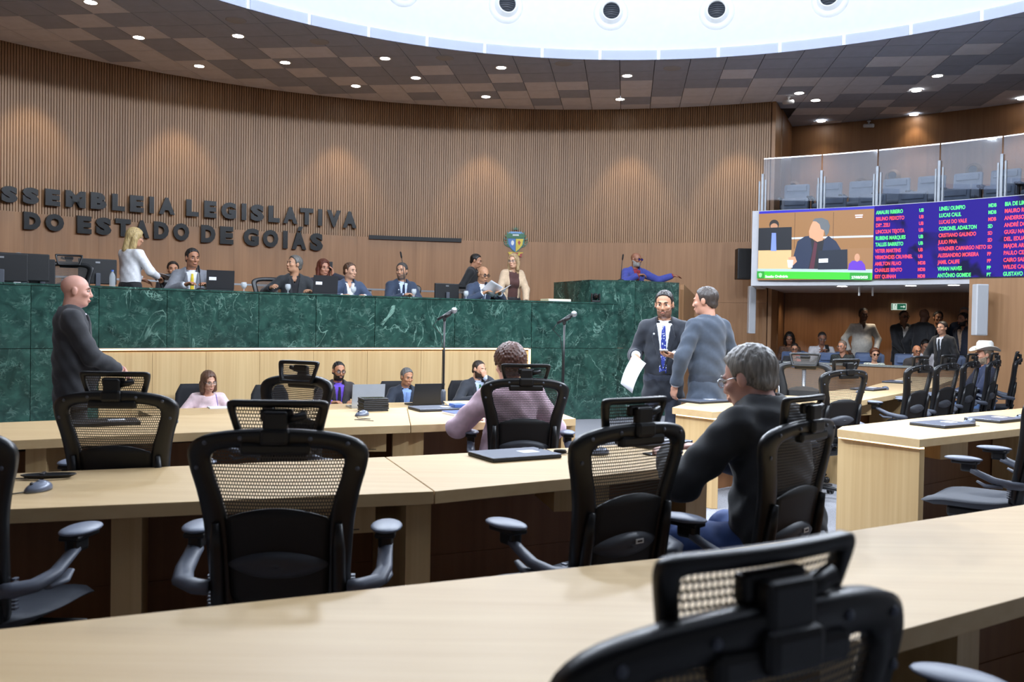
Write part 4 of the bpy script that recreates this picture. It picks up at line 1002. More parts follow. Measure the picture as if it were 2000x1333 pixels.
# ---------------------------------------------------------------- people: smooth implicit bodies turned into meshes
def rc(P, a, b, ra, rb):
    a = np.asarray(a, float); b = np.asarray(b, float); ba = b - a; L2 = max(1e-9, ba @ ba)
    t = np.clip(((P - a) @ ba) / L2, 0, 1); d = P - (a + t[..., None] * ba)
    return np.sqrt((d * d).sum(-1)) - (ra + t * (rb - ra))
def el(P, c, r):
    q = (P - np.asarray(c, float)) / np.asarray(r, float); k = np.sqrt((q * q).sum(-1)); g = q / np.asarray(r, float); k1 = np.sqrt((g * g).sum(-1)) + 1e-9
    return k * (k - 1) / k1
def sm(a, b, k):
    h = np.clip(.5 + .5 * (b - a) / k, 0, 1); return b + (a - b) * h - k * h * (1 - h)
def smx(a, b, k): return -sm(-a, -b, k)
def surf(fn, lo, hi, h):
    """surface nets of the zero level of fn"""
    lo = np.asarray(lo, float); n = np.maximum(4, np.ceil((np.asarray(hi, float) - lo) / h).astype(int) + 1)
    ax = [lo[i] + h * np.arange(n[i]) for i in range(3)]
    P = np.stack(np.meshgrid(*ax, indexing='ij'), -1); D = fn(P)
    D[0], D[-1], D[:, 0], D[:, -1], D[:, :, 0], D[:, :, -1] = [np.maximum(x, 1e-3) for x in (D[0], D[-1], D[:, 0], D[:, -1], D[:, :, 0], D[:, :, -1])]
    ins = D < 0
    cs = (n[0] - 1, n[1] - 1, n[2] - 1); acc = np.zeros(cs + (3,)); cnt = np.zeros(cs)
    C8 = [(i, j, k) for i in (0, 1) for j in (0, 1) for k in (0, 1)]
    sl = lambda o: tuple(slice(o[d], o[d] + cs[d]) for d in range(3))
    for a in C8:
        for d in range(3):
            if a[d]: continue
            b = list(a); b[d] = 1; b = tuple(b); Da, Db = D[sl(a)], D[sl(b)]; m = (Da < 0) != (Db < 0)
            t = np.where(m, Da / np.where(m, Da - Db, 1), 0); pos = np.zeros(cs + (3,)); pos[...] = a; pos[..., d] += t
            acc += pos * m[..., None]; cnt += m
    act = cnt > 0; idx = -np.ones(cs, int); idx[act] = np.arange(act.sum())
    I = np.argwhere(act); V = lo + h * (I + acc[act] / cnt[act][:, None])
    F = []
    for d in range(3):
        e1, e2 = (d + 1) % 3, (d + 2) % 3
        A = ins; s0 = [slice(1, cs[0]), slice(1, cs[1]), slice(1, cs[2])]; s0[d] = slice(0, cs[d]); s1 = list(s0); s1[d] = slice(1, cs[d] + 1)
        a, b = A[tuple(s0)], A[tuple(s1)]
        for sign, m in ((1, a & ~b), (0, ~a & b)):
            w = np.argwhere(m)
            if not len(w): continue
            w = w + np.array([0 if k == d else 1 for k in range(3)])
            def g(o1, o2):
                q = w.copy(); q[:, e1] -= o1; q[:, e2] -= o2; return idx[q[:, 0], q[:, 1], q[:, 2]]
            Q = np.stack([g(0, 0), g(1, 0), g(1, 1), g(0, 1)], 1)
            F.append(Q if sign else Q[:, ::-1])
    return V, (np.concatenate(F) if F else np.zeros((0, 4), int))
def np_mesh(name, parts, m):
    V = np.concatenate([p[0] for p in parts]); off = 0; F = []
    for v, f in parts: F.append(f + off); off += len(v)
    F = np.concatenate(F); me = bpy.data.meshes.new(name)
    me.vertices.add(len(V)); me.vertices.foreach_set('co', V.astype(np.float32).ravel())
    me.loops.add(len(F) * 4); me.loops.foreach_set('vertex_index', F.astype(np.int32).ravel())
    me.polygons.add(len(F)); me.polygons.foreach_set('loop_start', np.arange(0, len(F) * 4, 4, dtype=np.int32))
    me.update(calc_edges=True); me.polygons.foreach_set('use_smooth', np.ones(len(F), bool)); me.materials.append(m); me.validate()
    return me
def rotm(yaw=0, pitch=0, roll=0):
    """yaw left, pitch down (nod), roll to the right; degrees"""
    y, p, r = (math.radians(v) for v in (yaw, pitch, roll))
    return np.array((Matrix.Rotation(y, 3, 'Z') @ Matrix.Rotation(-p, 3, 'X') @ Matrix.Rotation(r, 3, 'Y')))
def skin_mat(c): return mat('skin_' + c, c, .5, var=.08, scale=(20, 20, 20))
def hair_mat(c): return mat('hair_' + c, c, .45, var=.45, scale=(150, 150, 14), bump=.4, detail=2)
def cloth_mat(c, kind=''): return mat('cloth_' + c + kind, c, .8, var=.10, scale=(30, 30, 30), bump=.12, bscale=14, sheen=.15)
def plaid_mat(c0, c1, sc, name):
    if name in MATS: return MATS[name]
    m, nt, b = nodes(name); tc = nt.nodes.new('ShaderNodeTexCoord'); v = nt.nodes.new('ShaderNodeTexVoronoi'); v.inputs['Scale'].default_value = sc
    nt.links.new(tc.outputs['Object'], v.inputs['Vector']); r = nt.nodes.new('ShaderNodeValToRGB'); r.color_ramp.elements[0].color = rgb(c1); r.color_ramp.elements[1].color = rgb(c0)
    r.color_ramp.elements[0].position = .25; r.color_ramp.elements[1].position = .4; nt.links.new(v.outputs['Distance'], r.inputs[0]); nt.links.new(r.outputs[0], b.inputs['Base Color']); b.inputs['Roughness'].default_value = .8
    MATS[name] = m; return m
def ik(s, w, pole, l1=.29, l2=.265):
    s = np.array(s, float); w = np.array(w, float); d = w - s; L = np.linalg.norm(d); mx = (l1 + l2) * .995
    if L > mx: w = s + d / L * mx; d = w - s; L = mx
    a = (l1 * l1 - l2 * l2 + L * L) / (2 * L); hgt = math.sqrt(max(1e-6, l1 * l1 - a * a)); u = d / L
    p = np.array(pole, float); p = p - u * (p @ u); p /= np.linalg.norm(p) + 1e-9
    return s + u * a + p * hgt, w
EYEW = mat('eye_white', 'b7b0a8', .2, var=.02); EYED = mat('eye_iris', '1d130d', .15); LIPM = mat('lip', 'a05a50', .5)
GLS = mat('spectacle_frame', '16151a', .3); LENS = glass('spectacle_lens', (.92, .94, .96), 0.0, .08)
def person(label, pos, z, face, pose='sit', lean=5, head=(0, 0, 0), arms=None, skin='c08c6d', hair=('short', '221a15'), jacket=None, shirt='e6e8ec', tie=None, legs='20222a',
           girth=1.0, h=.013, scale=1.0, glasses=None, beard=None, female=False, eyes=True, hands=True, seat=.47, open_=True, twist=0, spread=.11, shoes=True, lower=True, group=None, hh=None, lap=.16, sleeves=True, pin=False, hd=1.0, neck=0.0):
    """pos: plan position of the pelvis, z: floor height, face: degrees turned left from straight away from the camera"""
    t = thing('person', label, 'person', (pos[0], pos[1], z), math.radians(face), group); t.scale = (scale,) * 3
    P0 = np.array([0, 0, .93 if pose == 'stand' else seat + .085]); R = rotm(twist, lean, 0)
    T = lambda v: P0 + R @ np.array(v, float)
    inv = lambda P: (P - P0) @ R                      # world-local to torso frame
    N = T((0, -.005, .53)); Rh = rotm(*head) if head else np.eye(3)
    HCn = N + R @ np.array([0, .022, .012]) + (R @ np.array([0, 0, .043])) + Rh @ np.array([0, .012, .075]) - R @ np.array([0, 0, neck])
    sw = (.142 if female else .164)
    S_ = {1: T((sw, -.005, .435)), -1: T((-sw, -.005, .435))}
    A = {}
    arms = arms or {}
    for sx in (-1, 1):
        a = arms.get(sx)
        if a is None: w = (T((sx * .26, .03, -.06)) if pose == 'stand' else np.array([sx * .13, .30, P0[2] + .09])); pole = (sx * .5, -1, -.3); F = None; Nn = None; curl = .5
        else: w = np.array(a['w'], float); pole = a.get('pole', (sx * 1.0, -.4, -.8)); F = a.get('F'); Nn = a.get('N'); curl = a.get('curl', .5)
        e, w = ik(S_[sx], w, pole); fdir = (w - e) / np.linalg.norm(w - e)
        F = fdir if F is None else np.array(F, float) / np.linalg.norm(F)
        Nn = np.array((0, 0, -1.) if Nn is None else Nn, float)
        if abs(Nn @ F) > .9: Nn = np.array((-sx, 0, 0.))
        Nn = Nn - F * (Nn @ F); Nn /= np.linalg.norm(Nn); A[sx] = (e, w, F, Nn, curl)
    # ---- head
    def headf(P):
        q = (P - HCn) @ Rh / hd
        d = el(q, (0, -.012, .035), (.075, .096, .083)); d = sm(d, el(q, (0, .022, -.032), (.060, .072, .084)), .025)
        d = sm(d, el(q, (0, .052, -.090), (.033, .034, .026)), .022); d = sm(d, el(q, (0, .010, -.075), (.054, .055, .04)), .02)
        d = sm(d, rc(q, (0, .092, .010), (0, .1075, -.028), .0075, .0110), .010); d = sm(d, el(q, (0, .099, -.034), (.017, .010, .008)), .008)
        d = sm(d, rc(q, (-.028, .086, .024), (.028, .086, .024), .010, .010), .014)
        for sx in (-1, 1):
            d = smx(d, -el(q, (sx * .031, .104, .006), (.017, .018, .012)), .012)
            d = sm(d, el(q, (sx * .040, .066, -.022), (.022, .024, .018)), .018)
            d = sm(d, el(q, (sx * .077, -.006, -.004), (.010, .021, .032)), .007)
        d = sm(d, rc(q, (-.017, .0935, -.061), (.017, .0935, -.061), .0065, .0065), .007); d = sm(d, rc(q, (-.013, .093, -.072), (.013, .093, -.072), .0065, .0065), .006)
        d = d * hd
        nk = rc(P, HCn + Rh @ np.array([0, -.022, -.055]) * hd, T((0, -.012, .47)), .054 if not female else .047, .060 if not female else .052)
        d = sm(d, nk, .025)
        return sm(d, rc(inv(P), (-.10, -.01, .43), (.10, -.01, .43), .05, .05), .04)
    hb = .16 * hd
    far = h > .0125
    hr = hh or (.0075 if far else .0055)
    parts = [surf(headf, HCn + np.array([-hb, -hb, -.24]), HCn + np.array([hb, hb, .15]), hr)]
    # ---- hands
    for sx in (-1, 1):
        if not hands: break
        e, w, F, Nn, curl = A[sx]; Sd = np.cross(F, Nn) * sx
        # thumb side: right hand palm down, thumb points to the body's left
        def handf(P, w=w, F=F, Nn=Nn, Sd=Sd, e=e, curl=curl):
            B = np.stack([F, Sd, Nn], 1); q = (P - w) @ B
            d = el(q, (.052, 0, 0), (.055, .041, .017)); fd = (w - e) / np.linalg.norm(w - e)
            d = sm(d, rc(P, w - fd * .10, w + F * .02, .030, .024), .018)
            for k, (sy, L) in enumerate(((.030, .070), (.010, .078), (-.010, .073), (-.029, .058))):
                b0 = np.array([.090 - .004 * abs(k - 1.2), sy, 0]); c1, c2 = curl * .9, curl * 2.1
                b1 = b0 + np.array([math.cos(c1), 0, math.sin(c1)]) * L * .5; b2 = b1 + np.array([math.cos(c2), 0, math.sin(c2)]) * L * .5
                d = sm(d, np.minimum(rc(q, b0, b1, .0098, .0088), rc(q, b1, b2, .0088, .0072)), .005)
            b0 = np.array([.028, .030, .004]); b1 = np.array([.060, .056, .014 + .012 * curl]); b2 = np.array([.088, .058 - .02 * curl, .018 + .02 * curl])
            d = sm(d, np.minimum(rc(q, b0, b1, .0125, .0105), rc(q, b1, b2, .0105, .0085)), .008)
            return d
        c = w + F * .06; parts.append(surf(handf, c - .15, c + .15, .009 if far else .006))
    if hands:                                          # arms under the sleeves join head, chest and hands into one surface
        off = [0]
        for v, f in parts: off.append(off[-1] + len(v))
        AV, AF = [], []
        for k, sx in enumerate((-1, 1)):
            e, w = A[sx][0], A[sx][1]; fd = (w - e) / np.linalg.norm(w - e); b_ = off[-1] + len(AV); mb = MB()
            mb.tube([S_[sx] * .7 + T((0, 0, .44)) * .3, S_[sx], S_[sx] * .5 + e * .5, e, e * .5 + w * .5, w - fd * .06], [.045, .048, .044, .038, .034, .026], 8, cap=False)
            V_a = np.array([tuple(v) for v in mb.v]); AV += list(V_a); AF += [[i + b_ for i in f] for f in mb.f]
            for ring, isl in ((0, 0), (40, k + 1)):
                vi = parts[isl][0]; n_ = np.argsort(((vi - V_a[ring]) ** 2).sum(1))[:2]; AF.append([b_ + ring, b_ + ring + 1, off[isl] + n_[0], off[isl] + n_[1]])
        parts.append((np.array(AV), np.array(AF) - off[-1]))
    sk = skin_mat(skin)
    body = link('body', np_mesh('body', parts, sk), t)
    # ---- hair
    if hair and hair[0] != 'none':
        st = hair[0]; thick = {'short': .010, 'crop': .004, 'fringe': .008, 'full': .016, 'bob': .022, 'long': .02, 'curly': .030, 'back': .018}.get(st, .012)
        def hairf(P):
            q = (P - HCn) @ Rh / hd; x, y, zz = q[..., 0], q[..., 1], q[..., 2]
            d = el(q, (0, -.014, .037), (.075 + thick * .8, .096 + thick, .083 + thick))
            if st in ('short', 'full', 'back', 'curly', 'crop', 'fringe'):
                d = sm(d, rc(q, (-.03, -.070, -.035), (.03, -.070, -.035), .026 + thick * .3, .026 + thick * .3), .03)
            fr = {'short': .103, 'crop': .103, 'fringe': .15, 'full': .100, 'back': .10, 'curly': .085, 'bob': .074, 'long': .074}[st]
            zc = np.interp(y, [-.12, -.03, -.012, .018, .040, .075, .11], [-.082, -.066, -.030, -.018, .056, fr, fr + .012]) + .005 * np.sin(x * 230) * np.sin(y * 190 + 1)
            if st in ('bob', 'long'):
                L = .17 if st == 'bob' else .22
                for sx in (-1, 1): d = sm(d, rc(q, (sx * .068, -.015, .03), (sx * .082, .0, -.05 - L * .4), .035, .030), .02)
                d = sm(d, rc(q, (0, -.06, .0), (0, -.075, -L * .85), .065, .055), .03)
                for sx in (-1, 1): d = sm(d, rc(q, (sx * .075, -.02, -.03), (sx * .06, -.03, -L * .9), .038, .026), .02)
                face = np.maximum(np.maximum(np.abs(x) - np.interp(zz, [-.1, 0, .06, .10], [.060, .058, .050, .02]), .02 - y), zz - .088)
                d = smx(d, -face, .01)
            else:
                d = smx(d, zc - zz, .008)
                if st == 'fringe': d = smx(d, zz - np.interp(y, [-.12, .0, .05], [.055, .020, .0]), .01)
                for sx in (-1, 1): d = smx(d, -el(q, (sx * .082, .0, -.006), (.02, .020, .030)), .006)
            nz = np.sin(x * 170 + y * 60) * np.sin(y * 150 + zz * 40) * .0028 + np.sin(x * 300 + zz * 90) * .0008
            if st == 'curly': nz = np.sin(x * 190) * np.sin(y * 190 + 1) * np.sin(zz * 190) * .007
            return (d + nz) * hd
        hb2 = .17 * hd
        link('hair', np_mesh('hair', [surf(hairf, HCn + np.array([-hb2, -hb2, -.27 if st in ('bob', 'long') else -.15]), HCn + np.array([hb2, hb2, .17]), hr)], hair_mat(hair[1])), body)
    if beard:
        def beardf(P):
            q = (P - HCn) @ Rh / hd; y, zz = q[..., 1], q[..., 2]
            d = headf(P) - .005; keep = np.maximum(zz - np.interp(y, [0, .03, .07, .1], [-.012, -.03, -.048, -.046]), -.012 - y); keep = np.maximum(keep, -.125 - zz)
            d = np.maximum(d, keep); mouth = el(q, (0, .105, -.066), (.019, .03, .009)); return np.maximum(d, -mouth * hd)
        link('beard', np_mesh('beard', [surf(beardf, HCn + np.array([-.13, -.13, -.17]), HCn + np.array([.13, .15, .03]), hr)], hair_mat(beard)), body)
    H2 = lambda v: HCn + Rh @ (np.array(v, float) * hd)
    MR = Matrix([list(r) for r in Rh])
    if eyes:
        for sx in (-1, 1):
            mb = MB(); mb.ell(H2((sx * .031, .0835, .006)), (.0115 * hd, .0110 * hd, .0062 * hd), 10, 7, MR); ey = mb.obj('eye', EYEW, body)
            mb = MB(); mb.ell(H2((sx * .031, .0900, .006)), (.0068 * hd, .006 * hd, .0068 * hd), 8, 6, MR); mb.obj('iris', EYED, ey)
            mb = MB(); mb.tube([H2((sx * .014, .0965, .026)), H2((sx * .031, .0965, .031)), H2((sx * .048, .086, .026))], [.0035, .0045, .003], 6); mb.obj('eyebrow', hair_mat(hair[1] if hair and hair[0] != 'none' and hair[1] not in ('b9b4ab', 'c9a865') else '5a4a3d'), body)
        mb = MB(); mb.tube([H2((-.020, .0965, -.0665)), H2((0, .1005, -.0655)), H2((.020, .0965, -.0665))], [.003, .0045, .003], 6); mb.obj('mouth', LIPM, body)
    if glasses:
        gm = GLS if glasses == 'dark' or glasses == 'sun' else METAL
        mb = MB()
        for sx in (-1, 1):
            c = [(sx * .033 + .023 * math.cos(q), .105, .004 + .017 * math.sin(q)) for q in [2 * PI * i / 14 for i in range(15)]]
            mb.tube([H2(v) for v in c], .0022 * (1.6 if glasses == 'dark' else 1), 6, cap=False); mb.tube([H2((sx * .056, .103, .008)), H2((sx * .078, .03, .010)), H2((sx * .080, -.012, .004))], .002, 6)
        mb.tube([H2((-.010, .105, .008)), H2((.010, .105, .008))], .002, 6); gl = mb.obj('glasses', gm, body)
        for sx in (-1, 1):
            V = [H2((sx * .033 + .022 * math.cos(q), .105, .004 + .016 * math.sin(q))) for q in [2 * PI * i / 14 for i in range(14)]]
            link('lens', new_mesh('lens', V, [tuple(range(14))], EYED if glasses == 'sun' else LENS), gl)
    # ---- torso shapes in the torso frame
    gb = girth; low = -.26 if pose == 'stand' else -.06
    def torso(q, inf):
        qs = q * np.array([1, 1 / .70, 1]); d = rc(qs, (0, 0, .385), (0, .0, .12), (.158 if not female else .138) + inf, (.140 * gb if not female else .118 * gb) + inf) * .8
        d = sm(d, rc(qs, (0, 0, .12), (0, 0, low), .138 * gb + inf, (.174 if pose == 'stand' else .158) * (gb * .5 + .5) + inf) * .8, .05)
        if gb > 1.08: d = sm(d, el(q, (0, .05 * gb, .09), (.13 * gb, .10 * gb, .16)) - inf, .06)
        if female: d = sm(d, el(q, (-.065, .085, .295), (.062, .05, .065)) - inf, .04); d = sm(d, el(q, (.065, .085, .295), (.062, .05, .065)) - inf, .04)
        for sx in (-1, 1): d = sm(d, rc(q, (0, -.012, .440), (sx * sw * .95, -.005, .430), .050 + inf * .5, .050 + inf), .03)
        return d
    def wr(P):                                        # cloth folds
        return .0035 * np.sin(P[..., 2] * 46 + P[..., 0] * 21 + 2 * np.sin(P[..., 1] * 17)) * np.sin(P[..., 0] * 23 + P[..., 1] * 31)
    def armsf(P, inf, cut):
        d = np.full(P.shape[:-1], 9.0)
        for sx in (-1, 1):
            e, w = A[sx][0], A[sx][1]; fd = (w - e) / np.linalg.norm(w - e)
            a = sm(rc(P, S_[sx], e, .056 + inf, .045 + inf), rc(P, e, w, .045 + inf, .033 + inf), .03)
            a = np.maximum(a, (P - w) @ fd + cut); d = np.minimum(d, a)
        return d
    allp = np.array([S_[1], S_[-1], A[1][0], A[-1][0], A[1][1], A[-1][1], P0, N, T((0, .17 * gb, .1)), T((0, -.15, .1))]); lo = allp.min(0) - .15; hi = allp.max(0) + .12
    lo[2] = min(lo[2], P0[2] - (.24 if pose == 'stand' else .14)); hem = -.20 if pose == 'stand' else -.10
    hi[2] = max(hi[2], T((0, 0, .56))[2])
    vw = lambda zz: np.interp(zz, [.06, .12, .45, .49], [0, .012, .058, .066])
    def collar(q, r, top): return np.maximum(np.maximum(rc(q, (0, -.012, .40), (0, -.012, .56), r + .008, r), q[..., 2] - top), .43 - q[..., 2])
    if jacket:
        def jf(P):
            q = inv(P); d = sm(torso(q, .022), armsf(P, .019, .012), .022) + wr(P) * (1.7 if h < .0125 else 1.0)
            d = np.maximum(d, hem - q[..., 2])
            c = np.maximum(collar(q, .068, .535), q[..., 1] + (q[..., 2] - .50) * .9 - .03); d = sm(d, c, .015)
            if open_: d = np.maximum(d, -np.maximum(np.abs(q[..., 0]) - vw(q[..., 2]), -q[..., 1] + .0))
            if open_ == 'wide': d = np.maximum(d, -np.maximum(np.abs(q[..., 0]) - .085, -q[..., 1]))
            return np.maximum(d, -np.maximum(np.maximum(rc(q, (0, -.008, .46), (0, -.0, .60), .058, .066), .47 - q[..., 2]), -9))
        if open_:                                     # turned-down collar round the neck
            def ncf(P):
                q = inv(P); zz = q[..., 2]; d = rc(q, (0, -.014, .470), (0, -.012, .56), .088, .064)
                return np.maximum.reduce([d, zz - np.interp(q[..., 1], [-.08, .03], [.532, .505]), .474 - zz, q[..., 1] - .045, .058 - np.sqrt(q[..., 0] ** 2 + (q[..., 1] + .012) ** 2)])
            colr = surf(ncf, np.minimum(T((-.13, -.16, .42)), T((.13, .12, .58))) - .04, np.maximum(T((-.13, -.16, .42)), T((.13, .12, .58))) + .04, min(h, .008))
        jk = link('jacket', np_mesh('jacket', [surf(jf, lo, hi, h)], cloth_mat(jacket)), body)
        if open_ and len(colr[1]): link('collar', np_mesh('collar', [colr], cloth_mat(jacket)), jk)
        if open_ is True:
            def lf(P):
                q = inv(P); x = np.abs(q[..., 0]); zz = q[..., 2]; w = vw(zz); lw = np.interp(zz, [.06, .36, .40, .47], [.012, .062, .045, .02])
                return np.maximum.reduce([torso(q, .033), -torso(q, .012), x - w - lw, w - x, -q[..., 1], .07 - zz, zz - .475])
            link('lapels', np_mesh('lapels', [surf(lf, T((-.16, 0, .0)) * 0 + np.minimum(T((-.2, .0, .0)), T((.2, .3, .55))) - .05, np.maximum(T((-.2, .0, .0)), T((.2, .3, .55))) + .05, min(h, .009))], cloth_mat(jacket)), jk)
            if pin: mb = MB(); mb.ell(T((.085, .150, .39)), (.009, .005, .009), 8, 6); mb.obj('lapel_pin', mat('pin', 'd9dde0', .3), jk)
    if shirt:
        bare = not jacket
        def sf(P):
            q = inv(P); d = torso(q, .012 if jacket else .018) + (wr(P) if bare else 0)
            if bare and sleeves: d = sm(d, armsf(P, .013, .02 if sleeves is True else sleeves), .04)
            d = np.maximum(d, (hem if bare else -.02) - q[..., 2]); d = np.maximum(d, q[..., 2] - .485)
            if not female: d = np.minimum(d, collar(q, .0635, .515))
            if female: d = np.maximum(d, -np.maximum(rc(q, (0, -.01, .46), (0, .04, .56), .060, .075), .43 - q[..., 2]))
            if shirt_open: d = np.maximum(d, -np.maximum(np.maximum(np.abs(q[..., 0]) - np.interp(q[..., 2], [.38, .50], [0, .045]), -q[..., 1]), .38 - q[..., 2]))
            if jacket:                                # cuffs
                for sx in (-1, 1):
                    e, w = A[sx][0], A[sx][1]; fd = (w - e) / np.linalg.norm(w - e); u = (P - w) @ fd
                    d = np.minimum(d, np.maximum.reduce([rc(P, e, w, .040, .041), u - .004, -.05 - u]))
            return d
        shirt_open = tie is None and not female
        smt = shirt if not isinstance(shirt, str) else cloth_mat(shirt, 's')
        sh_ = link('shirt' if not female else 'blouse', np_mesh('shirt', [surf(sf, lo, hi, h)], smt), body)
        if tie:
            def tf(P):
                q = inv(P); zz = q[..., 2]; w = np.interp(zz, [.0, .05, .40, .47], [.030, .036, .019, .014])
                d = np.maximum.reduce([torso(q, .024), -torso(q, .002), np.abs(q[..., 0]) - w, -q[..., 1], .03 - zz, zz - .465])
                return np.minimum(d, el(q, (0, .072, .470), (.019, .016, .020)))
            link('tie', np_mesh('tie', [surf(tf, np.minimum(T((-.06, .0, .0)), T((.06, .3, .52))) - .05, np.maximum(T((-.06, .0, .0)), T((.06, .3, .52))) + .05, min(h, .008))], cloth_mat(tie) if isinstance(tie, str) else tie), sh_)
    # ---- legs
    if lower:
        K = {}; 
        for sx in (-1, 1):
            hip = P0 + np.array([sx * .088, 0, -.01])
            if pose == 'stand': kn = np.array([sx * (.09 + (spread - .11) * .5), .025, .50]); an = np.array([sx * spread, -.015, .08])
            else: kn = np.array([sx * lap, .42, seat + .05]); an = np.array([sx * lap, .40, .09])
            K[sx] = (hip, kn, an)
        def lgf(P):
            q = inv(P); d = el(P, P0 + np.array([0, 0, -.01]), (.165 * (gb * .6 + .4), .125 * (gb * .7 + .3), .125))
            for sx in (-1, 1):
                hip, kn, an = K[sx]; d = sm(d, sm(rc(P, hip, kn, .092, .066), rc(P, kn, an, .066, .054), .02), .03)
            return np.maximum(d + wr(P), .06 - P[..., 2])
        ap = np.array([v for k in K.values() for v in k]); l2 = ap.min(0) - .16; h2 = ap.max(0) + .15
        lg = link('trousers', np_mesh('trousers', [surf(lgf, l2, h2, max(h, .014))], cloth_mat(legs)), body)
        if shoes:
            for sx in (-1, 1):
                an = K[sx][2]; mb = MB(); mb.ell((an[0], an[1] + .07, .045), (.046, .135, .045), 14, 8); mb.v = [(x, y, max(z_, .004)) for x, y, z_ in mb.v]; mb.obj('shoe', mat('shoe_black', '0d0d0e', .3), lg)
        if pose == 'stand':
            mb = MB(); n = 24; mb.tube([P0 + np.array([.146 * gb * math.cos(q), .110 * gb * math.sin(q) + .004, .02]) for q in [2 * PI * i / n for i in range(n + 1)]], .012, 6, cap=False); mb.obj('belt', BLACKP, lg)
    t['_hc'] = list(HCn); t['_w'] = [list(A[-1][1]), list(A[1][1])]
    return t, dict(head=HCn, N=N, A=A, T=T, body=body, Rh=Rh, P0=P0)
# ---------------------------------------------------------------- who is where
def place(label, px, top, Y, z, face, **k):
    """head top at pixel (px, top) and depth Y, standing or sitting on floor height z"""
    tgt = aty(px, top, Y); t, g = person(label, (0, 0), z, face, **k)
    H = g['head']; s = (tgt.z - z) / (H[2] + .119 * k.get('hd', 1.0))
    sc = max(.88, min(1.10, s)); dz = (tgt.z - z) - sc * (H[2] + .119 * k.get('hd', 1.0))
    a = math.radians(face); hx, hy = H[0] * sc, H[1] * sc
    t.scale = (sc,) * 3
    t.location = (tgt.x - (math.cos(a) * hx - math.sin(a) * hy), Y - (math.sin(a) * hx + math.cos(a) * hy), z + (dz if k.get('pose', 'sit') == 'sit' else 0))
    return t, g
DK = lambda px, off: dpx(px, off).y
FAR = dict(h=.017, hh=.0088, lower=True); MID = dict(h=.0145, hh=.0072)
CH = {}
def cast(key, *a, **k): CH[key] = place(*a, **k)
desk2 = lambda y=.33, z=.83, x=.16: {1: dict(w=(x, y, z)), -1: dict(w=(-x, y, z))}
# on the dais
cast('greyhair', 'grey-haired person almost hidden behind the black monitors', 36, 496, DK(36, 2.9), ZP, 205, hair=('full', '8f8c88'), jacket='2a2c30', head=(0, 10, 0), **FAR)
cast('blonde', 'blonde woman in a white blouse standing with papers, seen from behind', 264, 447, DK(262, 1.0), ZP, -28, pose='stand', lean=2, female=True, hair=('long', 'b39a68'), shirt='e4e4e6', legs='17171a', head=(-25, 12, 0), arms={1: dict(w=(.14, .34, 1.06), pole=(1, -.8, -.5)), -1: dict(w=(-.10, .30, 1.02))}, **MID)
cast('hidden', 'dark-haired person half hidden behind the man in grey', 338, 512, DK(338, 2.7), ZP, 205, hair=('full', '1d1713'), jacket='222327', **FAR)
cast('greysuit', 'man in a grey suit and yellow tie seated at the marble counter', 376, 486, DK(375, .85), ZP, 205, lean=4, hair=('short', '1c1917'), jacket='74767c', tie='d6bb2e', shirt='d9dce2', skin='a87456', head=(18, 6, 0), arms={1: dict(w=(.10, .36, .86)), -1: dict(w=(-.16, .34, .86))}, **MID)
cast('chair_man', 'grey-haired man in a black suit glancing up sideways at the counter', 575, 500, DK(566, .85), ZP, 200, lean=-2, hair=('full', '5f5c57'), jacket='24272a', shirt='16151a', skin='bd8c6c', head=(-62, -8, 0), girth=1.08, arms={1: dict(w=(.33, .26, .88), N=(-.6, 0, -.6)), -1: dict(w=(-.18, .32, .84))}, **MID)
cast('phone_woman', 'red-haired woman talking on a phone behind the officials', 632, 508, DK(632, 2.5), ZP, 205, female=True, hair=('bob', '5c2d1f'), jacket='242632', shirt='6a2f34', skin='c08a70', head=(12, 7, 0), arms={-1: dict(w=(-.135, .12, 1.10), F=(.1, .1, 1), N=(1, 0, 0), pole=(-1, 0, -1)), 1: dict(w=(.12, .30, .82))}, **FAR)
cast('young', 'brown-haired young man in a blue suit with an open white collar', 684, 514, DK(684, .8), ZP, 205, hair=('short', '4d3524'), jacket='3a4861', shirt='e8e9ec', skin='c99a7e', head=(30, 4, 0), arms=desk2(), **MID)
cast('navy', 'dark-haired man in a navy suit and tie with clasped hands', 785, 514, DK(782, .75), ZP, 205, hair=('short', '3b3836'), jacket='28354a', shirt='b7c6df', tie='1b2846', skin='b98a6c', beard='7a6252', head=(-38, 2, 0), girth=1.1, arms=desk2(.34, .84, .045), pin=True, **MID)
cast('standing_black', 'man in a black suit standing and bending behind the reader', 930, 497, DK(925, 2.2), ZP, 262, pose='stand', lean=8, hair=('short', '17130f'), jacket='141518', shirt='dfe3e8', tie='22252c', skin='b07e60', head=(-8, 14, 0), **FAR)
cast('reader', 'balding man with dark glasses reading papers at the counter', 944, 521, DK(943, .7), ZP, 208, lean=8, hair=('fringe', '3a322b'), jacket='323f56', shirt='dfe5ee', tie='566a84', skin='b98866', glasses='dark', head=(8, 16, 0), arms={1: dict(w=(.10, .34, .90)), -1: dict(w=(-.18, .36, .90))}, **MID)
cast('beige', 'long-haired woman in a beige blazer leaning on the counter', 1003, 497, DK(1000, .72), ZP, 200, pose='stand', lean=12, female=True, hair=('long', '9f8560'), jacket='c4aa8c', shirt='4a2b26', open_='wide', skin='cfa083', glasses='thin', head=(-42, 4, 0), arms={1: dict(w=(.20, .30, .88), F=(0, .6, -.6)), -1: dict(w=(-.17, .32, .88), F=(0, .6, -.6))}, legs='1a1a1e', **MID)
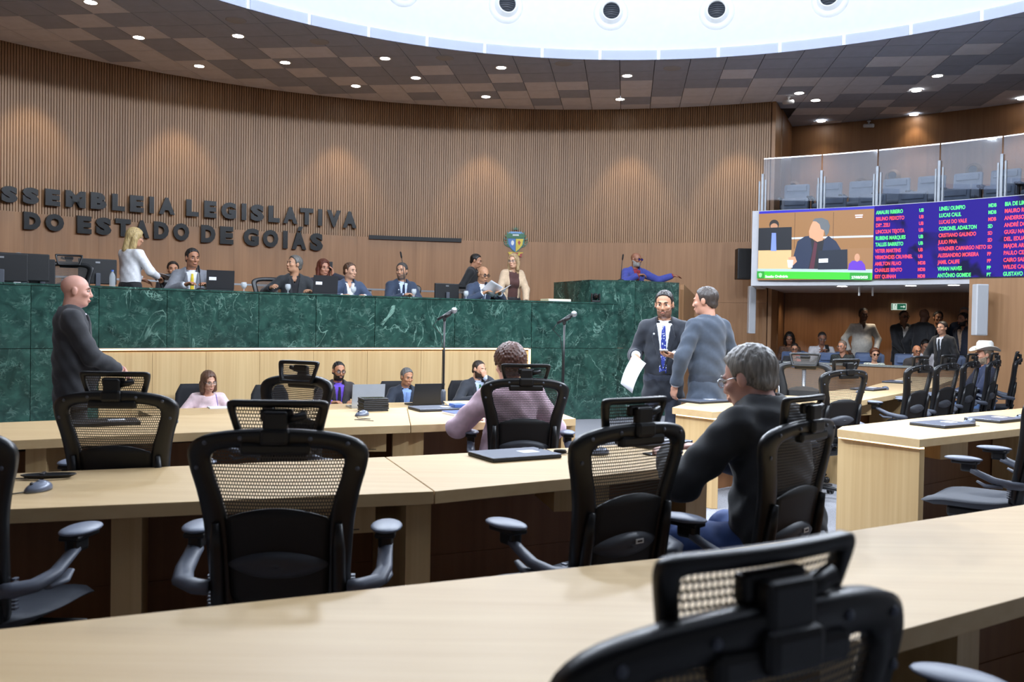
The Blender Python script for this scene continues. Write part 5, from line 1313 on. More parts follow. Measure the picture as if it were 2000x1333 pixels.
cast('speaker', 'bald bearded man in a blue jacket pointing from the rostrum', 1243, 494, 14.45, ZP + .02, 196, pose='stand', lean=4, hair=('none', '8a857e'), beard='8f8b86', jacket='343c86', shirt='7e1622', tie='5c0f18', skin='8a5a42', glasses='dark', head=(22, 4, 0), arms={-1: dict(w=(-.66, .16, 1.33), pole=(0, -.2, -1), F=(-1, .1, -.05), curl=.35), 1: dict(w=(.06, .33, 1.31), pole=(1, -.3, -.7), F=(-.9, .3, .1), curl=.7)}, h=.0145, hh=.0072)
# clerks in the sunken strip
cl = dict(h=.0145, hh=.0072)
cast('pink_lady', 'woman in pale pink with brown hair writing at the clerks table', 408, 727, 9.85, PITZ, 200, lean=16, female=True, hair=('bob', '5b4030'), shirt='e3c9cc', skin='cf9f86', glasses='thin', head=(24, 14, 4), arms={1: dict(w=(.16, .36, .80)), -1: dict(w=(-.14, .34, .80))}, **cl)
cast('purple', 'bearded man with glasses in a bright purple shirt and dark jacket', 662, 707, 10.55, PITZ, 205, lean=6, hair=('crop', '14110f'), beard='1c1512', jacket='2d2729', shirt='6243b8', tie='17141c', skin='b07c5c', glasses='dark', head=(4, 6, 0), arms=desk2(.34, .82, .14), **cl)
cast('typing', 'salt-and-pepper haired man in a dark suit typing on a black laptop', 795, 720, 10.9, PITZ, 205, lean=10, hair=('short', '5e5c5a'), jacket='222a38', shirt='7f9bca', tie='6f8bbd', skin='b3805f', head=(10, 12, 0), girth=1.1, arms=desk2(.36, .82, .12), **cl)
cast('bearded', 'bearded young man with a green tie holding his chin', 936, 705, 11.3, PITZ, 205, lean=6, hair=('crop', '2d231c'), beard='33241a', jacket='2c3038', shirt='b5c2da', tie='2c6440', skin='cb9a7e', head=(22, 6, 0), arms={-1: dict(w=(-.05, .20, 1.11), F=(.35, .1, .9), N=(.2, -1, 0), pole=(-1, .2, -1), curl=.8), 1: dict(w=(.16, .34, .82))}, **cl)
# on the floor
cast('bald', 'bald man in a black suit standing with clasped hands by the marble', 149, 538, 6.55, 0, -62, pose='stand', lean=-2, hair=('none', ''), jacket='1f2025', shirt='cfc4da', tie='2a2430', skin='c99684', girth=1.16, head=(-6, 3, 0), arms={1: dict(w=(.05, .30, 1.0), N=(0, -1, -.3)), -1: dict(w=(-.04, .28, 1.02), N=(0, -1, -.3))}, h=.012, hh=.006, legs='1b1c20', hd=.97, neck=.015)
cast('tall', 'man in a navy suit and polka tie reading a phone and papers', 1298, 569, 8.25, 0, 168, pose='stand', lean=2, hair=('short', '1d1714'), beard='7a5745', jacket='1f242e', shirt='eceef3', tie=plaid_mat('26368c', 'c9d2ea', 60, 'polka_tie'), skin='bd8c6e', head=(-6, 9, 0), arms={1: dict(w=(.24, .20, 1.12), pole=(.35, -1, -.7), F=(.1, .5, -.5), curl=.9), -1: dict(w=(-.10, .34, 1.13), pole=(-1, -.6, -.6), N=(0, 0, 1), F=(.75, .5, 0), curl=.6)}, legs='2f3543', h=.0115, hh=.006, pin=True, girth=1.04)
cast('greyblue', 'man in a grey-blue suit seen from behind talking to the reader', 1378, 562, 7.95, 0, 32, pose='stand', lean=0, hair=('short', '3a322e'), jacket='3a4452', shirt='d5dae2', tie='22262e', skin='bd8b73', head=(28, 4, 0), arms={-1: dict(w=(-.27, .10, .86)), 1: dict(w=(.27, .02, .84))}, legs='2a323f', h=.0115, hh=.006, eyes=False, girth=1.05)
cast('pinkback', 'person in a pink jacket with short auburn hair seated in a mesh chair', 996, 677, 5.52, 0, 12, lean=4, hair=('curly', '4c2d22'), jacket='d7b9c6', shirt='e6d2da', female=True, skin='c79a86', head=(14, 6, 0), girth=1.15, open_=False, arms={-1: dict(w=(-.20, .34, .80)), 1: dict(w=(.16, .34, .80))}, h=.0115, hh=.0065, seat=.45, neck=.03, eyes=False)
cast('greyman', 'grey-haired man in a black suit bent over the desk, seen from behind', 1464, 680, 3.62, 0, 36, lean=14, hair=('full', '8e8b86'), jacket='25282c', shirt='dfe2e6', tie='22252c', skin='dcab9c', glasses='thin', head=(14, 16, 0), girth=1.1, arms={-1: dict(w=(-.19, .42, .80)), 1: dict(w=(.06, .42, .80))}, legs='2c4a86', h=.010, hh=.0052, seat=.44, hd=.97, neck=.04)
t, g = place('man in a white cowboy hat and navy jacket on the last mesh chair', 1922, 676, 10.75, 0, 84, lean=-2, hair=('short', '6b5a48'), beard='8d7c68', jacket='202a44', shirt='4f56a4', skin='c08a70', head=(6, 0, 0), legs='5c7cab', girth=1.12, arms={-1: dict(w=(-.06, .34, .70)), 1: dict(w=(.10, .33, .70))}, h=.013, hh=.007, lap=.14)
HATM = mat('hat_felt_white', 'e6e3da', .8, var=.05); mb = MB(); Hc_ = g['head']; Mh = Matrix([list(r) for r in g['Rh']])
n = 28; V = []; rings = [(.168, .0, 1), (.163, .004, 1), (.10, .004, 0), (.098, .05, 0), (.092, .10, 0), (.075, .128, 0), (.03, .118, 0), (.0001, .112, 0)]
for r_, zz, brim in rings:
    for k in range(n):
        q = 2 * PI * k / n; x, y = math.cos(q), math.sin(q); rx, ry = r_ * (.86 if not brim else .95), r_ * (1.12 if not brim else 1.15)
        z2 = zz + (.055 * abs(x) ** 2.2 - .012 * abs(y) ** 3 if brim else (-.025 * math.exp(-(x * r_ / .03) ** 2) if zz > .11 else 0))
        V.append(Vector(Hc_) + Mh @ (Vector((rx * x, ry * y - .012, z2 + .062))))
mb.add(V, [(i * n + k, i * n + (k + 1) % n, (i + 1) * n + (k + 1) % n, (i + 1) * n + k) for i in range(len(rings) - 1) for k in range(n)], True)
hat = mb.obj('cowboy_hat', HATM, g['body']); hat['label'] = 'white felt cowboy hat with an upturned brim'
sd = hat.modifiers.new('s', 'SOLIDIFY'); sd.thickness = .005
mb = MB(); mb.tube([Vector(Hc_) + Mh @ Vector((.087 * math.cos(q), .113 * math.sin(q) - .012, .078)) for q in [2 * PI * k / 24 for k in range(25)]], .008, 6, cap=False); mb.obj('hat_band', mat('hat_band', 'b9ab8c', .7), hat)
# public gallery
YR = lambda px, R: atcyl(px, 640, R).y
ga = dict(h=.018, hh=.0095)
def gal(label, px, top, R, face, **k): return place(label, px, top, YR(px, R), 0, face, **{**ga, **k})
gal('woman with a ponytail and brown patterned top in the public gallery', 1542, 650, 11.95, 150, female=True, hair=('bob', '17110e'), shirt=plaid_mat('5a4030', '2b1d16', 30, 'brown_print'), skin='8a5c44', head=(10, 22, 0))
B1 = gal('boy with glasses in dark clothes looking at a red phone', 1552, 671, 11.0, 165, hair=('short', '1a1411'), shirt='24262c', skin='b07e62', glasses='dark', head=(0, 14, 0), arms=desk2(.28, .92, .05), hd=.95)
B2 = gal('man in a white shirt looking down at his phone in the gallery', 1606, 649, 11.9, 170, hair=('crop', '2a2624'), shirt='c9c6c9', skin='8d6049', glasses='thin', head=(0, 20, 0), arms=desk2(.28, .93, .05), girth=1.1)
gal('man with glasses in a dark plaid shirt seated in the gallery', 1645, 666, 11.0, 150, hair=('short', '6d6158'), shirt=plaid_mat('23282a', '3d4644', 40, 'dark_plaid'), skin='c08c72', glasses='thin', head=(-20, 4, 0))
gal('man in an untucked white shirt standing hands in pockets', 1687, 602, 12.75, 175, pose='stand', hair=('crop', '15110f'), shirt='cbc6bc', skin='5e4030', legs='17181b', head=(0, 5, 0), girth=1.1, arms={1: dict(w=(.24, .06, .88), pole=(1, -.6, 0)), -1: dict(w=(-.24, .06, .88), pole=(-1, -.6, 0))}, hd=1.05)
gal('older woman with sunglasses and a green print blouse', 1709, 682, 10.95, 165, female=True, hair=('curly', '54301f'), shirt=plaid_mat('c9d2cc', '3f5f50', 34, 'green_print'), skin='c89a80', glasses='sun', head=(8, 2, 0), girth=1.15)
gal('man in a black suit and open white shirt standing with folded hands', 1766, 607, 12.6, 182, pose='stand', hair=('crop', '15110f'), jacket='1b1c20', shirt='d9d6d2', skin='7a533e', glasses='dark', legs='16171a', arms={1: dict(w=(.04, .26, .90)), -1: dict(w=(-.04, .26, .90))})
gal('man with a shaved head in a dark suit seen from behind', 1806, 604, 12.3, -60, pose='stand', hair=('none', ''), jacket='181a20', skin='6d4b3a', legs='16171a', shirt='c9ccd2', tie='22252c', eyes=False)
gal('dark-haired man in a navy shirt standing by the exit', 1833, 609, 13.0, 170, pose='stand', hair=('full', '15100e'), shirt='1e2432', skin='8a6048', legs='16171a')
place('young man in a black suit and tie standing near the mesh chairs', 1840, 629, YR(1840, 10.45), 0, 118, pose='stand', lean=4, hair=('full', '15100e'), jacket='17181b', shirt='d5d8de', tie='1c1f26', skin='b98a6e', head=(4, -2, 0), legs='141518', arms={1: dict(w=(.22, .26, .92)), -1: dict(w=(-.24, .10, .84))}, h=.016, hh=.0085)
gal('bald man with glasses and a dark jacket seated in the gallery', 1791, 675, 11.0, 165, hair=('fringe', '2a2420'), jacket='2c2b2e', shirt='3a3a40', skin='a97659', glasses='dark', head=(6, 4, 0))
gal('man in a white shirt with his head bowed in the gallery', 1808, 664, 11.9, 170, hair=('short', '14100e'), shirt='d3d0d4', skin='a5745a', head=(5, 26, 0))
gal('bearded man in a dark suit beside the timber pier', 1881, 612, 12.5, 110, pose='stand', hair=('full', '14100e'), beard='1d1613', jacket='1c2030', shirt='b59a82', skin='a5745a', legs='141518')
gal('grey-haired man in a blue suit behind the bearded man at the pier', 1884, 601, 13.1, 150, pose='stand', hair=('short', '6a6764'), jacket='26344c', shirt='d5d8de', skin='a5745a', legs='141518')
# ---------------------------------------------------------------- more chairs
CH1 = make_chair('mesh chair without headrest on the dais behind the young man in blue', False)
q_ = dpx(668, 1.2); CH1.location = (q_.x, q_.y, ZP - .12); CH1.rotation_euler = (0, 0, math.radians(207))
def dais_chair(px, off, label, face=208):
    p = dpx(px, off); a = math.radians(face); return dup(CH0 if px < 200 else CH1, Vector((p.x, p.y, ZP)) + Matrix.Rotation(a, 3, 'Z') @ Vector((0, .27, 0)), a, label)
for px, off, lab, f in [(134, .85, 'empty mesh chair with headrest on the dais left of the white blouse', 205), (352, 1.15, 'mesh chair on the dais behind the man in grey', 207), (530, 1.05, 'mesh chair on the dais behind the man glancing up', 200),
                        (790, 1.15, 'mesh chair on the dais behind the man in navy', 207), (910, 1.0, 'mesh chair on the dais behind the balding reader', 207)]:
    c = dais_chair(px, off, lab, f); c.location.z = ZP - .06 if px != 134 else ZP + .0
def make_clerk_chair(label):
    t = thing('office_chair', label, 'chair'); F_ = mat('black_fabric', '18191d', .85, var=.15)
    V, F = sheet(lambda z: float(np.interp(z, [.52, .62, .85, .95], [.16, .215, .205, .15])), .52, .95, lambda x, z: -.22 - (z - .5) * .12 + .7 * x * x, 10, 8, 0, .05)
    mb = MB(); mb.add(V, F, True); mb.obj('backrest', F_, t)
    mb = MB(); mb.box((0, 0, .455), (.48, .46, .08), 0, .035); mb.obj('seat', F_, t)
    for sx in (-1, 1):
        mb = MB(); mb.tube([(sx * .22, -.05, .43), (sx * .29, -.05, .45), (sx * .29, -.05, .64), (sx * .29, -.16, .67), (sx * .29, .12, .67)], .016, 8); mb.obj('armrest', BLACKP, t)
    mb = MB(); mb.tube([(0, -.1, .42), (0, -.27, .42), (0, -.285, .6)], .022, 8); mb.obj('back_bar', BLACKP, t)
    mb = MB(); mb.tube([(0, 0, .1), (0, 0, .42)], .026, 10); mb.obj('gas_lift', CHROME, t)
    mb = MB()
    for k in range(5): q = 2 * PI * k / 5; mb.tube([(0, 0, .11), (.29 * math.cos(q), .29 * math.sin(q), .07)], [.028, .016], 8)
    mb.obj('star_base', BLACKP, t)
    for k in range(5): q = 2 * PI * k / 5; mb = MB(); mb.ell((.29 * math.cos(q), .29 * math.sin(q), .03), (.022, .022, .03), 10, 6); mb.obj('castor', BLACKP, t)
    return t
OC = make_clerk_chair('black fabric office chair holding the woman in pale pink'); first = True
for px, Y, lab, f in [(381, 10.15, None, 205), (528, 10.2, 'empty black fabric office chair half hidden by the turned mesh chair', 205), (648, 10.9, 'black fabric office chair holding the man in purple', 205), (772, 11.2, 'black fabric office chair holding the typing man', 205), (907, 11.55, 'black fabric office chair holding the bearded man', 205)]:
    p = aty(px, 760, Y); a = math.radians(f); loc = Vector((p.x, p.y, PITZ)) + Matrix.Rotation(a, 3, 'Z') @ Vector((0, .22, 0))
    if first: OC.location = loc; OC.rotation_euler = (0, 0, a); first = False
    else: dup(OC, loc, a, lab)
# clerks' table in the sunken strip
TZ = PITZ + .75
ct = thing('clerks_table', 'pale oak table of the clerks below the lit niche', 'table')
cn = [aty(300, 800, 8.55), aty(560, 800, 9.2), aty(760, 800, 9.75), aty(985, 800, 10.3)]; cf = [aty(270, 800, 9.15), aty(540, 800, 9.9), aty(755, 800, 10.45), aty(985, 800, 11.0)]
ct.location = (cn[1].x, cn[1].y, PITZ); L_ = lambda p: (p.x - cn[1].x, p.y - cn[1].y)
mb = MB(); mb.prism([L_(p) for p in cn] + [L_(p) for p in reversed(cf)], .70, .75); mb.obj('table_top', OAK, ct)
for a, b in zip(cn, cf):
    for p in (a.lerp(b, .12), a.lerp(b, .88)):
        mb = MB(); mb.box((*L_(p), .35), (.07, .07, .70)); mb.obj('leg', OAKV, ct)
# ---------------------------------------------------------------- desk equipment
LAPG = mat('laptop_grey', '5c6270', .35, .3, var=.05); LAPB = mat('laptop_black', '1a1c20', .45, var=.08); SILV = mat('laptop_silver', 'b3b6b8', .35, .5, var=.04); PAPER = mat('paper_white', 'e9ebf0', .8, var=.02); KEY = mat('key_black', '0f1012', .6)
def closed_laptop(px, py, deg, label, w=.36, d=.25, z=DT, m=None, tagm=True):
    p = atz(px, py, z); t = thing('laptop', label, 'laptop', (p.x, p.y, z), math.radians(deg))
    mb = MB(); mb.box((0, 0, .008), (w, d, .014), 0, .004); b = mb.obj('base', LAPB, t)
    mb = MB(); mb.box((0, 0, .019), (w, d, .007), 0, .003); l = mb.obj('lid', m or LAPG, t)
    if tagm: mb = MB(); mb.box((w * .2, 0, .0229), (w * .24, d * .3, .0006)); mb.obj('white_label', PAPER, l)
    return t
def open_laptop(pos, deg, label, m, w=.34, d=.235, sticker=None, tilt=100):
    t = thing('laptop', label, 'laptop', pos, math.radians(deg))
    mb = MB(); mb.box((0, 0, .009), (w, d, .018), 0, .004); b = mb.obj('base', m, t)
    for r in range(4):
        mb = MB()
        for k in range(12): mb.box((-w * .43 + k * w * .078, -.02 + r * .022, .0195), (w * .066, .018, .003))
        o = mb.obj('key_row', KEY, b); o['kind'] = 'stuff'
    a = math.radians(tilt); M = Matrix.Rotation(-(a - PI / 2), 3, 'X')   # lid stands at the far (+y) edge, screen towards -y
    mb = MB(); mb.box(Vector((0, d / 2, .018)) + M @ Vector((0, 0, d / 2)), (w, .009, d), M=M); l = mb.obj('lid', m, t)
    mb = MB(); mb.box(Vector((0, d / 2, .018)) + M @ Vector((0, -.0055, d / 2)), (w * .93, .002, d * .88), M=M); mb.obj('display', emis('screen_dim', (.08, .1, .14), .6), l)
    if sticker: mb = MB(); mb.box(Vector((0, d / 2, .018)) + M @ Vector((sticker * w, .0055, d * .55)), (w * .26, .002, d * .17), M=M); mb.obj('white_label', PAPER, l)
    return t
MOUSE_B = mat('mouse_grey', '6d7484', .32, .2, var=.05)
def mouse(px, py, deg, label, z=DT, cable=None):
    p = atz(px, py, z); t = thing('computer_mouse', label, 'mouse', (p.x, p.y, z), math.radians(deg))
    mb = MB(); mb.ell((0, 0, .006), (.033, .058, .031), 18, 12); mb.v = [(x, y, max(.001, z_ + (.004 if y < 0 else -.004 * (y / .058)))) for x, y, z_ in mb.v]; b = mb.obj('shell', MOUSE_B, t)
    mb = MB(); mb.ell((0, -.004, .0135), (.014, .026, .027), 14, 8); mb.obj('top_inlay', LAPB, b)
    mb = MB(); mb.lathe([(.006, -.004), (.009, 0), (.006, .004)], (0, .030, .030), 12, Matrix.Rotation(PI / 2, 3, 'Y')); mb.obj('wheel', BLACKP, b)
    if cable: mb = MB(); mb.tube(cable, .0022, 6); mb.obj('cable', BLACKP, t)
    return t
closed_laptop(1005, 893, 30, 'grey closed laptop with a white label near the coiled black cable', .38, .26)
closed_laptop(1277, 868, 38, 'closed laptop seen through the mesh of the sideways chair')
closed_laptop(855, 801, 26, 'thin closed laptop on the desk in front of the microphone stand', .38, .26, tagm=True)
closed_laptop(200, 829, 30, 'dark closed laptop seen through the chair before the bald man', .40, .26, m=LAPB)
closed_laptop(1841, 832, 33, 'closed laptop nearest the glowing desk end', .37, .26)
closed_laptop(1942, 822, 36, 'second closed laptop along the desk with the glowing end', .37, .26)
closed_laptop(1375, 786, 35, 'closed laptop on the curved desk below the two standing men', .37, .26)
closed_laptop(1697, 762, 45, 'closed laptop beside a mouse on the far curved desk', .37, .26)
closed_laptop(1752, 748, 52, 'closed laptop farthest along the curved desk', .37, .26)
mouse(75, 960, 160, 'grey computer mouse alone by the coiled cable', cable=[(0, .05, .006), (.03, .10, .003), (.10, .15, .003), (.12, .26, .003), (.05, .33, .003), (-.02, .30, .003)])
p = atz(95, 936, DT); t = thing('coiled_cable', 'black cable tied in a coil behind the lone mouse', 'cable', (p.x, p.y, DT), .3)
for k in range(5):
    mb = MB(); mb.tube([((.075 + .006 * k) * math.cos(q), (.020 + .004 * k) * math.sin(q), .006 + .003 * k) for q in [2 * PI * i / 18 for i in range(19)]], .003, 6, cap=False); mb.obj('loop', BLACKP, t)
mb = MB(); mb.box((-.02, 0, .014), (.018, .055, .026), 0, .005); mb.obj('tie', BLACKP, t); mb = MB(); mb.tube([(-.07, 0, .006), (-.16, .01, .003), (-.26, .04, .003), (-.34, .03, .004)], .0028, 6); mb.obj('tail', BLACKP, t)
mb = MB(); mb.box((-.36, .028, .006), (.05, .016, .010), 0, .003); mb.obj('plug', BLACKP, t)
mouse(707, 813, 140, 'grey computer mouse between the turned chair and the tablet stack', cable=[(0, .05, .006), (-.10, .12, .003), (-.20, .10, .003), (-.16, .2, .003), (-.30, .16, .003)])
mouse(332, 828, 150, 'small mouse at the right of the chair before the bald man')
mouse(1171, 889, 130, 'dark mouse seen through the mesh of the sideways chair')
mouse(1893, 828, 120, 'mouse between the two closed laptops by the glowing desk end', cable=[(0, .05, .006), (-.05, .12, .003), (-.14, .10, .003)])
mouse(1992, 820, 120, 'mouse after the second closed laptop of the glowing desk')
mouse(1728, 762, 120, 'mouse on the far curved desk between two laptops')
mouse(1680, 768, 120, 'mouse at the near end of the curved desk beside a mesh chair')
p = atz(1094, 888, DT); t = thing('cable_bundle', 'small bundled black cable right of the labelled laptop', 'cable', (p.x, p.y, DT), .3)
for k in range(4): mb = MB(); mb.tube([(.03 * math.cos(q + k), .014 * math.sin(q), .006 + .005 * k) for q in [2 * PI * i / 14 for i in range(15)]], .0025, 6, cap=False); mb.obj('loop', BLACKP, t)
mb = MB(); mb.tube([(-.02, 0, .004), (-.08, .05, .03), (-.14, .04, .004)], .002, 6); mb.tube([(.02, 0, .004), (.12, .0, .004)], .002, 6); mb.obj('tail', BLACKP, t)
p = atz(1285, 888, DT); t = thing('mobile_phone', 'black phone lying on the desk behind the sideways chair', 'phone', (p.x, p.y, DT), .6); mb = MB(); mb.box((0, 0, .0045), (.15, .075, .009), 0, .004); b = mb.obj('case', BLACKP, t); mb = MB(); mb.box((0, 0, .0093), (.14, .067, .0006)); mb.obj('display', LAPB, b)
# papers and folders by the bearded man
p = atz(912, 809, DT); t = thing('spiral_notebook', 'blue-edged spiral notebook beside the beige folder', 'notebook', (p.x, p.y, DT), .5)
mb = MB(); mb.box((0, 0, .008), (.30, .21, .016), 0, .002); mb.obj('pages', PAPER, t); mb = MB(); mb.box((0, 0, .017), (.30, .21, .002)); mb.obj('cover', mat('notebook_cover', '3c4f9a', .5), t)
mb = MB()
for k in range(16): mb.tube([(-.14 + k * .0187, -.105 + .006 * math.cos(q), .009 + .010 * math.sin(q)) for q in [2 * PI * i / 8 for i in range(9)]], .0012, 5, cap=False)
o = mb.obj('spiral', METAL, t); o['kind'] = 'stuff'
p = atz(916, 800, DT); t = thing('document_folder', 'beige folder standing half open on the desk by the bearded man', 'folder', (p.x, p.y, DT), .45)
mb = MB(); mb.box((0, .04, .03), (.30, .22, .004), M=Matrix.Rotation(.18, 3, 'X')); mb.obj('cover', mat('folder_beige', 'b39a6a', .7), t); mb = MB(); mb.box((0, .04, .012), (.28, .20, .014)); mb.obj('sheets', PAPER, t)
mb = MB(); mb.box((-.1, -.02, .034), (.10, .12, .028), 0, .006); mb.obj('stapled_cover', mat('blue_card', '3a5a9c', .5), t)
# clerks' things
def onT(px, Y): p = aty(px, 800, Y); return (p.x, p.y, TZ)
open_laptop(onT(712, 9.85), 205, 'open silver laptop in front of the man in purple', SILV, .36, .25)
t = open_laptop(onT(826, 10.25), 208, 'open black laptop in front of the typing man', LAPB, .36, .25, tilt=108)
mb = MB(); mb.box((-.12, .122, .21), (.03, .003, .006)); mb.obj('red_dash', mat('red_mark', 'c23a30', .4), t)
for k in range(7):
    p = atz(727 + (k % 2) * 1.0, 803, DT); mb = MB(); mb.box((0, 0, .0065), (.19, .15, .012), 0, .003)
    t = thing('tablet_device', 'slim black tablet device in the stack between the two laptops', 'tablet', (p.x, p.y + .03, DT + k * .0134), .42 + .03 * (k % 3), 'stack of black tablet devices'); mb.obj('shell', LAPB, t)
    mb = MB(); mb.box((0, 0, .0127), (.165, .125, .0006)); mb.obj('glass', EYED, t)
p = aty(428, 805, 9.5); t = thing('notepad', 'white notepad under the writing hand of the woman in pink', 'notepad', (p.x, p.y, TZ), .5); mb = MB(); mb.box((0, 0, .006), (.22, .16, .012)); mb.obj('pages', PAPER, t); mb = MB(); mb.box((0, 0, .0005), (.224, .164, .001)); mb.obj('backing', mat('blue_card', '3a5a9c', .5), t)
mb = MB(); mb.tube([(0, 0, 0), (-.03, .02, .12)], [.003, .004], 8); tag(mb.obj('pen', mat('pen_violet', '5236b0', .3), None, (p.x - .02, p.y + .02, TZ + .02)), 'violet pen in the hand of the woman in pink', 'pen')
# ---------------------------------------------------------------- things on the dais
GLM = nodes('drinking_glass')[0]; _bs = GLM.node_tree.nodes['Principled BSDF']; _bs.inputs['Base Color'].default_value = rgb('dfe6ea'); _bs.inputs['Roughness'].default_value = .08
_t = GLM.node_tree.nodes.new('ShaderNodeBsdfTransparent'); _m = GLM.node_tree.nodes.new('ShaderNodeMixShader'); _m.inputs[0].default_value = .68
GLM.node_tree.links.new(_bs.outputs[0], _m.inputs[1]); GLM.node_tree.links.new(_t.outputs[0], _m.inputs[2]); GLM.node_tree.links.new(_m.outputs[0], GLM.node_tree.nodes['Material Output'].inputs[0])
for px, lab in [(476, 'stemmed water glass right of the laptop with the label'), (562, 'stemmed water glass before the man glancing up'), (690, 'stemmed water glass before the young man in blue'), (808, 'stemmed water glass before the man in navy'), (910, 'stemmed water glass beside the balding reader')]:
    p = dpx(px, .12); t = thing('water_glass', lab, 'glass', (p.x, p.y, ZT))
    mb = MB(); mb.lathe([(.030, 0), (.030, .003), (.006, .008), (.006, .028), (.022, .040), (.036, .065), (.037, .09), (.031, .115), (.029, .115), (.035, .09), (.034, .066), (.02, .043), (.0000001, .040)], n=20, cap=False); mb.obj('bowl', GLM, t)
    mb = MB(); mb.lathe([(.0000001, .044), (.020, .046), (.033, .066), (.034, .082), (.0000001, .082)], n=18, cap=False); mb.obj('water', GLM, t)
open_laptop((*dpx(427, .18)[:2], ZT), 206, 'open dark laptop with a white label beside the man in grey', LAPB, .32, .225, .28, 98)
open_laptop((*dpx(630, .18)[:2], ZT), 208, 'open dark laptop with a white label left of the young man in blue', LAPB, .32, .225, .28, 98)
def monitor(px, off, label, w=.50, h_=.30, z=ZT, back=True, deg=32):
    p = dpx(px, off); t = thing('computer_monitor', label, 'monitor', (p.x, p.y, z), math.radians(deg))
    mb = MB(); mb.box((0, 0, .10 + h_ / 2), (w, .035, h_), 0, .01); b = mb.obj('housing', BLACKP, t)
    mb = MB(); mb.box((0, .019, .10 + h_ / 2), (w * .95, .002, h_ * .92)); mb.obj('display', LAPB, b)
    mb = MB(); mb.box((0, -.035, .10), (.055, .03, .26), 0, .008); mb.obj('stand', GREYP, t); mb = MB(); mb.box((0, -.01, .006), (.22, .17, .012), 0, .005); mb.obj('foot', GREYP, t)
    mb = MB(); mb.box((0, -.019, .10 + h_ * .86), (.05, .002, .02)); mb.obj('badge', METAL, b); return t
monitor(2, .42, 'black monitor at the end of the marble counter', z=ZT - .08); monitor(46, .55, 'black monitor hiding the grey-haired person', z=ZT - .06); monitor(82, .72, 'black monitor left of the empty dais chair', z=ZT - .1, w=.26)
monitor(190, .95, 'black monitor on a grey stand beside the woman in white', w=.42, h_=.30, z=ZT - .05)
monitor(872, .80, 'black monitor beside the balding reader', w=.40, h_=.26, z=ZT - .12); monitor(968, .9, 'black monitor behind the papers of the reader', w=.36, h_=.26, z=ZT - .10)
p = dpx(219, .30); t = thing('water_bottle', 'clear plastic water bottle beside the woman in white', 'bottle', (p.x, p.y, ZT)); mb = MB(); mb.lathe([(.030, 0), (.033, .01), (.033, .12), (.024, .15), (.012, .17), (.012, .18)], n=18); mb.obj('body', GLM, t); mb = MB(); mb.lathe([(.014, .178), (.014, .195), (.0000001, .196)], n=14, cap=False); mb.obj('cap', mat('cap_blue', '3a66c0', .4), t)
def gooseneck(px, pxt, pyt, off, label, z0=ZT, base=None):
    b = base or dpx(px, off); tip = aty(pxt, pyt, b.y + .02); t = thing('gooseneck_microphone', label, 'microphone', (b.x, b.y, z0)); e = tip - Vector((b.x, b.y, z0))
    mb = MB(); mb.lathe([(.05, 0), (.05, .015), (.02, .03), (.0000001, .031)], n=18, cap=False); mb.obj('base', BLACKP, t)
    mb = MB(); mb.tube([(0, 0, .03), (e.x * .15, e.y * .15, e.z * .45), (e.x * .6, e.y * .6, e.z * .8), tuple(e)], .005, 8); mb.obj('neck', BLACKP, t)
    mb = MB(); d = (e - Vector((e.x * .6, e.y * .6, e.z * .8))).normalized(); mb.tube([e - d * .02, e, e + d * .06, e + d * .075], [.007, .012, .012, .006], 10); mb.obj('capsule', mat('mic_foam', '101012', .9), t)
gooseneck(790, 784, 502, .25, 'thin gooseneck microphone rising before the man in navy'); gooseneck(391, 389, 530, .22, 'short gooseneck microphone before the man in grey')
gooseneck(0, 1216, 506, 0, 'gooseneck microphone on the marble rostrum', ZR, Vector((P2.x + .5, P2.y + .22, 0)))
p = dpx(1085, .25); t = thing('document_box', 'flat cream ring binder lying on the marble counter', 'binder', (p.x, p.y, ZT), .45); mb = MB(); mb.box((0, 0, .02), (.38, .26, .04), 0, .006); mb.obj('cover', mat('cream_card', 'd9cfa8', .6), t); mb = MB(); mb.box((0, 0, .02), (.37, .265, .026)); mb.obj('pages', PAPER, t)
p = dpx(1163, .22); t = thing('ptz_camera', 'black pan-tilt camera standing on the marble counter', 'camera', (p.x, p.y, ZT), .1)
mb = MB(); mb.box((0, 0, .018), (.13, .13, .036), 0, .012); mb.obj('base', BLACKP, t)
for sx in (-1, 1): mb = MB(); mb.box((sx * .058, 0, .085), (.018, .07, .11), 0, .006); mb.obj('yoke', BLACKP, t)
mb = MB(); mb.ell((0, 0, .095), (.046, .055, .05), 18, 10); hd_ = mb.obj('head', BLACKP, t); mb = MB(); mb.lathe([(.026, 0), (.026, .02), (.02, .022), (.0000001, .016)], (0, -.045, .095), 18, Matrix.Rotation(PI / 2, 3, 'X'), cap=False); mb.obj('lens', EYED, hd_)
def sheet_paper(pos, rot, label, w=.21, h_=.297, bend=.02):
    V = [(x * w / 2, bend * (1 - (y / 3 - 1) ** 2) * 1.0, (y / 6 - .5) * h_) for y in range(7) for x in (-1, 1)]; F = [(2 * i, 2 * i + 1, 2 * i + 3, 2 * i + 2) for i in range(6)]
    o = link('paper_sheet', new_mesh('paper_sheet', V, F, PAPER, True), None, pos, rot); sd = o.modifiers.new('t', 'SOLIDIFY'); sd.thickness = .0012; return tag(o, label, 'paper')
def hand_pt(key, sx, off):
    t, g = CH[key]; a = g['A'][sx]; s = t.scale[0]; q = Vector(a[1] + a[2] * .09) * s + Vector(off); return Matrix.Translation(t.location) @ (Matrix.Rotation(t.rotation_euler[2], 4, 'Z') @ q)
sheet_paper(hand_pt('tall', 1, (.0, .06, -.10)), (.25, -.35, math.radians(115)), 'white sheet hanging from the hand of the man with the phone')
